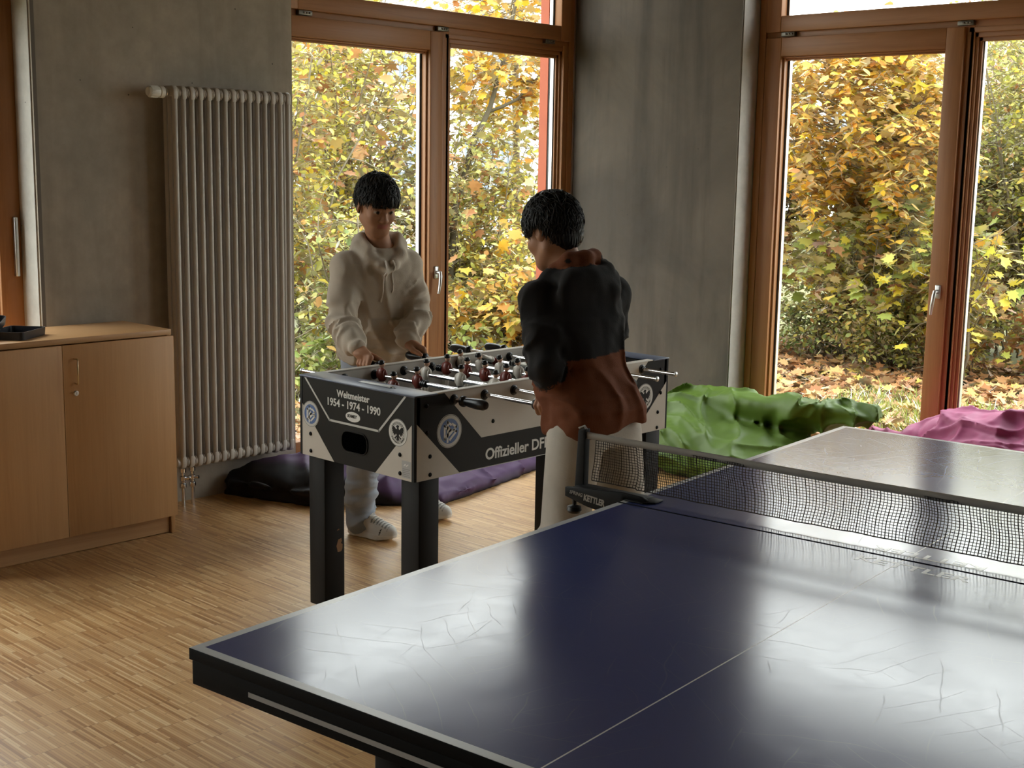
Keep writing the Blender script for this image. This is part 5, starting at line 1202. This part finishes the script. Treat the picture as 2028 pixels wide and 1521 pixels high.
def sole(P, heel, d, l, L, lift):
    q = P-heel; a = (q@d)/L; b = q@l; c = q[..., 2]-lift
    w = np.interp(a, (-0.02, 0.1, 0.3, 0.5, 0.75, 0.93, 1.0), (0.022, 0.036, 0.037, 0.036, 0.045, 0.032, 0.016)); rise = np.interp(a, (0, 0.12, 0.7, 1.0), (0.006, 0.0, 0.0, 0.016)); top = np.interp(a, (0, 0.3, 0.6, 1), (0.040, 0.036, 0.028, 0.030))
    e = np.maximum(np.maximum(-a*L, a*L-L), np.maximum(np.abs(b)-w, np.maximum(rise-c, c-top))); return e*0.8
def fold_sleeve(P, a, b, c, amp):
    """rings of bunched cloth round an elbow and above a cuff"""
    d = np.zeros(len(P))
    for p0, p1, s0, s1 in ((a, b, 0.45, 1.0), (b, c, 0.0, 1.0)):
        ax = p1-p0; L = np.linalg.norm(ax); ax = ax/L; t = (P-p0)@ax; r = np.linalg.norm(P-p0-t[:, None]*ax, axis=1); m = sst(0.10, 0.065, r)*sst(s0*L-0.05, s0*L+0.04, t)*sst(s1*L+0.02, s1*L-0.02, t)
        u, w = perp(ax); q = np.stack([t*30+2.2*vnoise(P*9), ((P-p0)@u)*9, ((P-p0)@w)*9], 1); d -= amp*m*(np.maximum(ridge(q), 0)**1.6-0.3)
    return d
def person(tag_label, loc, J, spec):
    """J: joint positions; spec: colours and clothing"""
    loc = np.array(loc, float); T = thing('person', tag_label, 'person', tuple(loc))
    J = {k: np.array(v, float) for k, v in J.items()}; fw, lt = spec['fw'], np.cross((0, 0, 1.0), spec['fw']); ang = math.atan2(lt[1], lt[0]); sc = spec['sc']
    lo = np.min(list(J.values()), 0)-np.array((0.14, 0.14, 0.085)); hi = np.max(list(J.values()), 0)+np.array((0.14, 0.14, 0.17)); lo[2] = -0.02
    # --- body, one continuous skin
    B = Field(lo, hi, 0.0045); A, W = head_field(B, J['head'], spec['hf'], np.array((0, 0, 1.0)) if 'hu' not in spec else spec['hu'], sc)
    B.cap(W(-0.025, 0, -0.05), J['neck'], 0.046, 0.050, 0.03)
    tor = lambda g: [(z, J['pelvis'][0]+(J['neck'][0]-J['pelvis'][0])*t, J['pelvis'][1]+(J['neck'][1]-J['pelvis'][1])*t, w+g, dd+g, ang) for z, t, w, dd in
                     [(J['pelvis'][2]-0.07, -0.05, 0.145, 0.095), (J['pelvis'][2]+0.05, 0.1, 0.140, 0.095), (J['pelvis'][2]+0.18, 0.4, 0.125, 0.088), (J['pelvis'][2]+0.33, 0.75, 0.140, 0.095), (J['neck'][2]-0.06, 0.92, 0.125, 0.08), (J['neck'][2]-0.01, 1.0, 0.07, 0.055)]]
    B.loft(tor(-0.012), 0.03)
    for s in 'LR':
        B.cap(J['neck']-np.array((0, 0, 0.02)), J['sh'+s], 0.040, 0.042, 0.04); B.chain([J['sh'+s], J['el'+s], J['wr'+s]], [0.042, 0.034, 0.0225], 0.015)
        B.chain([J['hip'+s], J['kn'+s], J['an'+s]], [0.068, 0.048, 0.030], 0.03); B.chain([J['an'+s], J['an'+s]-np.array((0, 0, 0.03)), (J['toe'+s]*0.75+J['an'+s]*0.25)*np.array((1, 1, 0))+np.array((0, 0, 0.035))], [0.028, 0.027, 0.020], 0.012)
        hand(B, J['grip'+s], spec['fside'][s], spec['ys'], J['wr'+s])
    V, Q = B.mesh(1); q = ((V-J['head'])@A.T)/sc; C = np.tile(SKIN, (len(V), 1)); C *= (1+0.08*vnoise(V*30))[:, None]
    inh = (q[:, 2] > -0.13) & (q[:, 2] < 0.16) & (np.abs(q[:, 1]) < 0.1) & (q[:, 0] > 0.03)
    lips = inh & (q[:, 0] > 0.07) & (np.abs(q[:, 1]) < 0.024) & (np.abs(q[:, 2]+0.061) < 0.0105); C[lips] = LIP
    for s in (-1, 1):
        e = np.linalg.norm((q-np.array((0.0735, s*0.031, 0.002)))/np.array((0.014, 0.0125, 0.0072)), axis=1) < 1.12; C[e & inh & (q[:, 0] > 0.072)] = (0.30, 0.25, 0.21)
        e = np.linalg.norm(q-np.array((0.0860, s*0.030, 0.001)), axis=1) < 0.0085; C[e & inh] = (0.02, 0.012, 0.008)
        e = np.abs(q[:, 2]-0.0265+0.12*(np.abs(q[:, 1])-0.03)) < 0.0045; C[e & inh & (q[:, 1]*s > 0.012) & (q[:, 1]*s < 0.052)] = (0.03, 0.02, 0.015)
    mesh_np('body', V-loc, Q, M['skin'], T, True, None, C)
    # --- hair
    hf = Field(J['head']-0.17, J['head']+0.17, 0.0045); hair_mesh(hf, W, A, sc, spec['hairline'], spec['locks'], spec['seed'], spec['lock_len'], T, loc, spec.get('hair_t', 0.020))
    # --- trousers
    P_ = Field((lo[0], lo[1], 0.0), (hi[0], hi[1], J['pelvis'][2]+0.12), 0.006); P_.loft([q for q in tor(0.004) if q[0] < J['pelvis'][2]+0.1], 0.03)
    for s in 'LR':
        r = spec['leg_r']; P_.cap(J['hip'+s], J['kn'+s], r[0], r[1], 0.025); P_.cap(J['kn'+s], J['an'+s]+np.array((0, 0, spec.get('leg_end', 0.035))), r[1], r[2], 0.02)
        if spec.get('ribbed'): P_.cap(J['an'+s]+np.array((0, 0, 0.045)), J['an'+s]+np.array((0, 0, -0.030)), r[2]*0.86, r[2]*0.84, 0.006)
    def lf(P):
        d = 0.0035*vnoise(P*np.array((16, 16, 6)))
        for s in 'LR':
            a = J['an'+s]; t = P[:, 2]-a[2]; near = np.linalg.norm(P[:, :2]-(a+(J['kn'+s]-a)*np.clip(t/(J['kn'+s][2]-a[2]), 0, 1)[:, None])[:, :2], axis=1) < 0.11
            d -= np.where(near, 0.020*sst(0.26, 0.05, t)*(np.maximum(ridge(np.stack([P[:, 0]*8, P[:, 1]*8, P[:, 2]*22], 1)+1.7*vnoise(P*6)[:, None]), 0)-0.3), 0)
            d -= 0.006*np.exp(-((P[:, 2]-J['kn'+s][2])/0.07)**2)*np.where(near | (P[:, 2] > 0.3), np.maximum(ridge(np.stack([P[:, 0]*7, P[:, 1]*7, P[:, 2]*18], 1)+3), 0), 0)
        return d
    P_.disp(lf, 0.03); cutz = min(J['anL'][2], J['anR'][2])-0.035
    V, Q = P_.mesh(1); C = np.tile(np.array(spec['pants']), (len(V), 1)); mesh_np('trousers', V-loc, Q, M['denim'], T, True, None, C)
    # --- shoes
    for s in 'LR':
        S_ = Field(np.minimum(J['heel'+s], J['toe'+s])-np.array((0.08, 0.08, 0.01)), np.maximum(J['heel'+s], J['toe'+s])+np.array((0.08, 0.08, 0.15)), 0.0045); shoe_field(S_, J['heel'+s], J['toe'+s], 0.0015)
        V, Q = S_.mesh(1); d = nrm(J['toe'+s]-J['heel'+s]); L = np.linalg.norm(J['toe'+s]-J['heel'+s]); q = V-J['heel'+s]; a = (q@d)/L; b = q@np.cross((0, 0, 1.0), d); z = q[:, 2]
        C = np.tile(np.array(spec['shoe']), (len(V), 1)); up_ = z > np.interp(a, (0, 0.3, 0.6, 1), (0.040, 0.036, 0.030, 0.031)); C[~up_] = spec['sole']
        mesh_zone = up_ & (a > 0.55) & (a < 0.92) & (np.sin(a*L*420) > 0.15) & (np.abs(b) < 0.030); C[mesh_zone] *= 0.35
        C[up_ & (np.abs(a-0.80-0.8*(z-0.045)) < 0.012) & (np.abs(b) > 0.030) & (z < 0.058)] = (0.02, 0.02, 0.02)
        so = mesh_np('shoe', V-loc, Q, M['shoe'], T, True, None, C)
        lc = MB(off=loc); l = np.cross((0, 0, 1.0), d); H = J['heel'+s]
        for k in range(4):
            c0 = H+d*L*(0.50+0.055*k); pts = []
            for j in range(7):
                bb = -0.024+0.008*j; p = S_.cast(c0+l*bb+np.array((0, 0, 0.14)), (0, 0, -1), 0.14); pts.append(p+np.array((0, 0, 0.002)))
            lc.tube(pts, 0.0022, 6)
        lc.build('laces', M['cord'], so, smooth=True)
    # --- hooded sweatshirt
    Hd = Field(lo, hi, 0.0052); g = spec['fit']; hem = spec['hem']
    st = [(z, x, y, w, dd, an) for z, x, y, w, dd, an in tor(g) if z > hem+0.06 and z < J['neck'][2]-0.03]; z0, x0, y0 = hem, J['pelvis'][0], J['pelvis'][1]
    st = [(z0, x0, y0, 0.138+g, 0.098+g, ang), (z0+0.045, x0, y0, 0.146+g, 0.106+g, ang), (z0+0.10, x0, y0, 0.152+g, 0.112+g, ang)]+[q for q in st if q[0] > z0+0.16]
    st += [(J['neck'][2]-0.015, J['neck'][0], J['neck'][1], 0.085, 0.070, ang)]
    Hd.loft(st, 0.03, 2.2, 0.03)
    if 'hem_tilt' in spec:
        hx, hn = spec['hem_tilt']
        Hd.put(lo, (hi[0], hi[1], hem+0.2), lambda P: P[..., 2]-(hem+0.045+((P[..., :2]-J['pelvis'][:2])@np.array(hx))), 0.008, 'sub')
    for s in 'LR':
        Hd.cap(J['neck']-np.array((0, 0, 0.045)), J['sh'+s], 0.062, 0.060, 0.05)
    sleeve = Field(lo, hi, 0.0052)
    for s in 'LR':
        ax = nrm(J['wr'+s]-J['el'+s]); cu = J['wr'+s]-ax*0.012
        sleeve.chain([J['sh'+s], J['el'+s], cu-ax*0.045], [0.062, 0.055, 0.050], 0.02); sleeve.cap(cu-ax*0.05, cu, 0.040, 0.0375, 0.006)
    dT, dS = Hd.D.copy(), sleeve.D
    t = np.clip(0.5+0.5*(dS-Hd.D)/0.022, 0, 1); Hd.D = dS+(Hd.D-dS)*t-0.022*t*(1-t)
    nk = J['neck']
    for ring in spec['hood']:
        pts = [nk+fw*a+lt*b+np.array((0, 0, c)) for a, b, c, r in ring]; rs = [q[3] for q in ring]
        for i in range(len(pts)-1): Hd.cap(pts[i], pts[i+1], rs[i], rs[i+1], 0.016)
    for c, r in spec.get('hood_blobs', ()): Hd.ell(nk+fw*c[0]+lt*c[1]+np.array((0, 0, c[2])), np.array([fw, lt, (0, 0, 1.0)]), r, 0.028)
    # room for head and neck
    hfld = Field(lo, hi, 0.0052); hfld.cap(W(-0.022, 0, -0.02), J['neck']+np.array((0, 0, 0.012))+fw*0.008, *spec.get('neck_r', (0.058, 0.054))); hfld.ell(W(-0.004, 0, 0.012), A, np.array((0.100, 0.080, 0.12))*sc)
    Hd.D = np.maximum(Hd.D, -hfld.D)
    if spec.get('vneck'):
        Hd.cap(J['neck']+fw*0.075+np.array((0, 0, 0.05)), J['neck']+fw*0.125+np.array((0, 0, -0.035)), 0.034, 0.008, 0.006, 'sub')
    def ff(P):
        d = 0.0
        for s in 'LR': d = d+fold_sleeve(P, J['sh'+s], J['el'+s], J['wr'+s], 0.017)
        q = np.stack([((P-J['pelvis'])@lt)*9+1.2*vnoise(P*5), ((P-J['pelvis'])@fw)*9, P[:, 2]*3.2], 1); body = sst(0.24, 0.19, np.abs((P-J['pelvis'])@lt))*sst(J['neck'][2]+0.02, J['neck'][2]-0.1, P[:, 2])
        d = d-0.014*body*(np.maximum(ridge(q+spec['seed']), 0)**1.5-0.3)
        q = np.stack([((P-J['pelvis'])@lt)*5, ((P-J['pelvis'])@fw)*5, P[:, 2]*17+1.5*vnoise(P*6)], 1); d = d-0.009*sst(hem+0.26, hem+0.08, P[:, 2])*body*(np.maximum(ridge(q+2*spec['seed']), 0)-0.3)
        if spec.get('pocket'):
            u, v, zz = (P-J['pelvis'])@lt, (P-J['pelvis'])@fw, P[:, 2]-hem; w = 0.125-0.045*sst(0.07, 0.19, zz); d = d-0.006*((v > 0.02) & (np.abs(u) < w) & (zz > 0.055) & (zz < 0.205))
        return d+0.002*vnoise(P*40)
    Hd.disp(ff, 0.03); V, Q = Hd.mesh(1)
    ii = tuple(np.clip(np.round((V-lo)/0.0052).astype(int), 0, np.array(dT.shape)-1).T); C = spec['colour'](V, dT[ii], dS[ii], J, fw, lt)
    ho = mesh_np('hoodie', V-loc, Q, M['cloth'], T, True, None, C)
    if spec.get('cords'):
        for u0, z1 in spec['cords']:
            pts = []
            for k in range(12):
                z = J['neck'][2]-0.045-(J['neck'][2]-0.045-z1)*k/11; p = Hd.cast(J['neck']*np.array((1, 1, 0))+lt*(u0*(0.8+0.2*k/11))+fw*0.32+np.array((0, 0, z)), -fw, 0.4); pts.append(p+fw*0.004+lt*0.002*math.sin(k*0.9))
            b = MB(off=loc); b.tube(pts, [0.0032]*11+[0.0045], 7); b.build('drawstring', M['cord'], ho, smooth=True)
    return T
f1 = nrm((-0.375, -0.927, 0)); f2 = nrm((0.15, 0.989, 0))
OFFW = np.array((0.44, 0.375, 0.30))
def col1(V, dT, dS, J, fw, lt):
    C = np.tile(OFFW, (len(V), 1)); u, v, z = (V-J['pelvis'])@lt, (V-J['pelvis'])@fw, V[:, 2]-0.775
    return C
def G_(i): return GRIP[i]
def wr(i, ys, dx=0.0, dz=0.056): g = GRIP[i]; return (g[0]+dx, g[1]-0.058*ys, g[2]+dz)
J1 = dict(head=(3.549, 4.13, 1.440), neck=(3.612, 4.185, 1.262), pelvis=(3.655, 4.25, 0.80), shL=(3.730, 4.145, 1.190), shR=(3.478, 4.245, 1.185),
    elL=(3.735, 4.080, 0.985), elR=(3.395, 4.180, 0.975), wrL=wr(5, -1, 0.012), wrR=wr(3, -1, -0.010), gripL=G_(5), gripR=G_(3), hipL=(3.735, 4.245, 0.77), hipR=(3.585, 4.265, 0.77),
    knL=(3.885, 4.26, 0.43), knR=(3.560, 4.225, 0.43), anL=(4.025, 4.385, 0.10), anR=(3.612, 4.310, 0.10), heelL=(4.022, 4.452, 0), toeL=(4.052, 4.208, 0), heelR=(3.606, 4.372, 0), toeR=(3.650, 4.130, 0))
person('person in a pale beige hoodie and light jeans behind the football table gripping two handles', (3.655, 4.25, 0), J1,
    dict(fw=f1, hf=nrm((-0.26, -0.86, -0.34)), hu=nrm((-0.1, -0.33, 1)), sc=0.955, fside={'L': 1, 'R': -1}, ys=-1, seed=5, locks=1000, lock_len=0.075, hair_t=0.022,
         hairline=((-0.11, -0.05, -0.015, 0.02, 0.05, 0.075, 0.1), (-0.075, -0.055, 0.005, 0.018, 0.028, 0.030, 0.034)),
         leg_r=(0.088, 0.072, 0.064), ribbed=True, leg_end=0.05, pants=(0.30, 0.33, 0.38), shoe=(0.56, 0.54, 0.50), sole=(0.66, 0.64, 0.60), fit=0.020, hem=0.765, vneck=True, pocket=True,
         hood=[[(-0.085, 0, 0.020, 0.036), (-0.070, 0.060, 0.022, 0.034), (-0.010, 0.088, 0.012, 0.030), (0.055, 0.070, -0.025, 0.026), (0.100, 0.030, -0.065, 0.020), (0.112, 0.010, -0.085, 0.014)],
               [(-0.085, 0, 0.020, 0.036), (-0.070, -0.060, 0.022, 0.034), (-0.010, -0.088, 0.012, 0.030), (0.055, -0.070, -0.025, 0.026), (0.100, -0.030, -0.065, 0.020), (0.112, -0.010, -0.085, 0.014)],
               [(-0.06, 0.045, 0.055, 0.018), (0.0, 0.080, 0.048, 0.016), (0.055, 0.060, 0.000, 0.014)], [(-0.06, -0.045, 0.055, 0.018), (0.0, -0.080, 0.048, 0.016), (0.055, -0.060, 0.000, 0.014)]],
         hood_blobs=[((-0.115, 0, -0.03), (0.055, 0.10, 0.075))], cords=[(-0.020, 1.045), (0.026, 1.085)], colour=col1))
CHAR = np.array((0.020, 0.019, 0.019)); RUST = np.array((0.150, 0.050, 0.022))
def col2(V, dT, dS, J, fw, lt):
    C = np.tile(CHAR, (len(V), 1)); u, v = (V-J['pelvis'])@lt, (V-J['pelvis'])@fw
    torso = dS > 0.007; C[torso & (V[:, 2] < 1.020-0.09*u)] = RUST
    for s in 'LR':
        ax = nrm(J['wr'+s]-J['el'+s]); t = (V-J['wr'+s])@ax; C[(~torso) & (t > -0.062) & (np.linalg.norm(V-J['wr'+s], axis=1) < 0.11)] = RUST
    n = (V-J['neck']); r = np.linalg.norm((n-fw*0.0)[:, :2], axis=1); C[(V[:, 2] > J['neck'][2]+0.030) & (r < 0.100)] = RUST
    return C
J2 = dict(head=(3.243, 2.895, 1.398), neck=(3.250, 2.818, 1.258), pelvis=(3.205, 2.665, 0.80), shL=(3.120, 2.845, 1.185), shR=(3.425, 2.785, 1.190),
    elL=(3.052, 2.735, 0.985), elR=(3.425, 2.800, 0.960), wrL=wr(2, 1, -0.012), wrR=wr(4, 1, 0.012), gripL=G_(2), gripR=G_(4), hipL=(3.125, 2.67, 0.77), hipR=(3.290, 2.655, 0.77),
    knL=(3.065, 2.665, 0.43), knR=(3.345, 2.640, 0.43), anL=(3.035, 2.615, 0.09), anR=(3.370, 2.585, 0.09), heelL=(3.035, 2.555, 0), toeL=(3.045, 2.80, 0), heelR=(3.368, 2.525, 0), toeR=(3.392, 2.77, 0))
person('person seen from behind in a charcoal and rust hoodie at the football table', (3.205, 2.665, 0), J2,
    dict(fw=f2, hf=nrm((0.0, 0.90, -0.34)), hu=nrm((0.0, 0.34, 1)), sc=0.97, fside={'L': -1, 'R': 1}, ys=1, seed=9, locks=1300, lock_len=0.085, hair_t=0.022,
         hairline=((-0.11, -0.06, -0.042, -0.022, 0.016, 0.040, 0.075, 0.1), (-0.112, -0.095, -0.05, 0.016, 0.022, 0.002, 0.024, 0.030)),
         leg_r=(0.092, 0.076, 0.074), leg_end=-0.02, pants=(0.47, 0.43, 0.37), shoe=(0.45, 0.44, 0.42), sole=(0.6, 0.58, 0.55), fit=0.022, hem=0.755, hem_tilt=((0.16, 0.0), 0), 
         hood=[[(-0.070, 0.0, 0.062, 0.026), (-0.050, 0.052, 0.056, 0.025), (-0.005, 0.070, 0.020, 0.022), (0.05, 0.05, -0.02, 0.02)], [(-0.070, 0.0, 0.062, 0.026), (-0.050, -0.054, 0.064, 0.025), (-0.005, -0.072, 0.034, 0.022), (0.05, -0.05, -0.02, 0.02)],
               [(-0.105, 0.0, -0.005, 0.030), (-0.085, 0.066, 0.000, 0.028), (0.000, 0.094, -0.004, 0.026), (0.070, 0.060, -0.045, 0.022), (0.105, 0.015, -0.075, 0.016)],
               [(-0.105, 0.0, -0.005, 0.030), (-0.080, -0.078, 0.022, 0.028), (-0.03, -0.108, 0.030, 0.022), (0.020, -0.100, 0.010, 0.026), (0.070, -0.060, -0.040, 0.022), (0.105, -0.015, -0.075, 0.016)],
               [(-0.115, -0.085, -0.040, 0.024), (-0.075, -0.112, 0.000, 0.022), (-0.03, -0.110, 0.030, 0.020)]],
         hood_blobs=[((-0.096, 0.005, -0.050), (0.044, 0.125, 0.085))], neck_r=(0.052, 0.050), colour=col2))
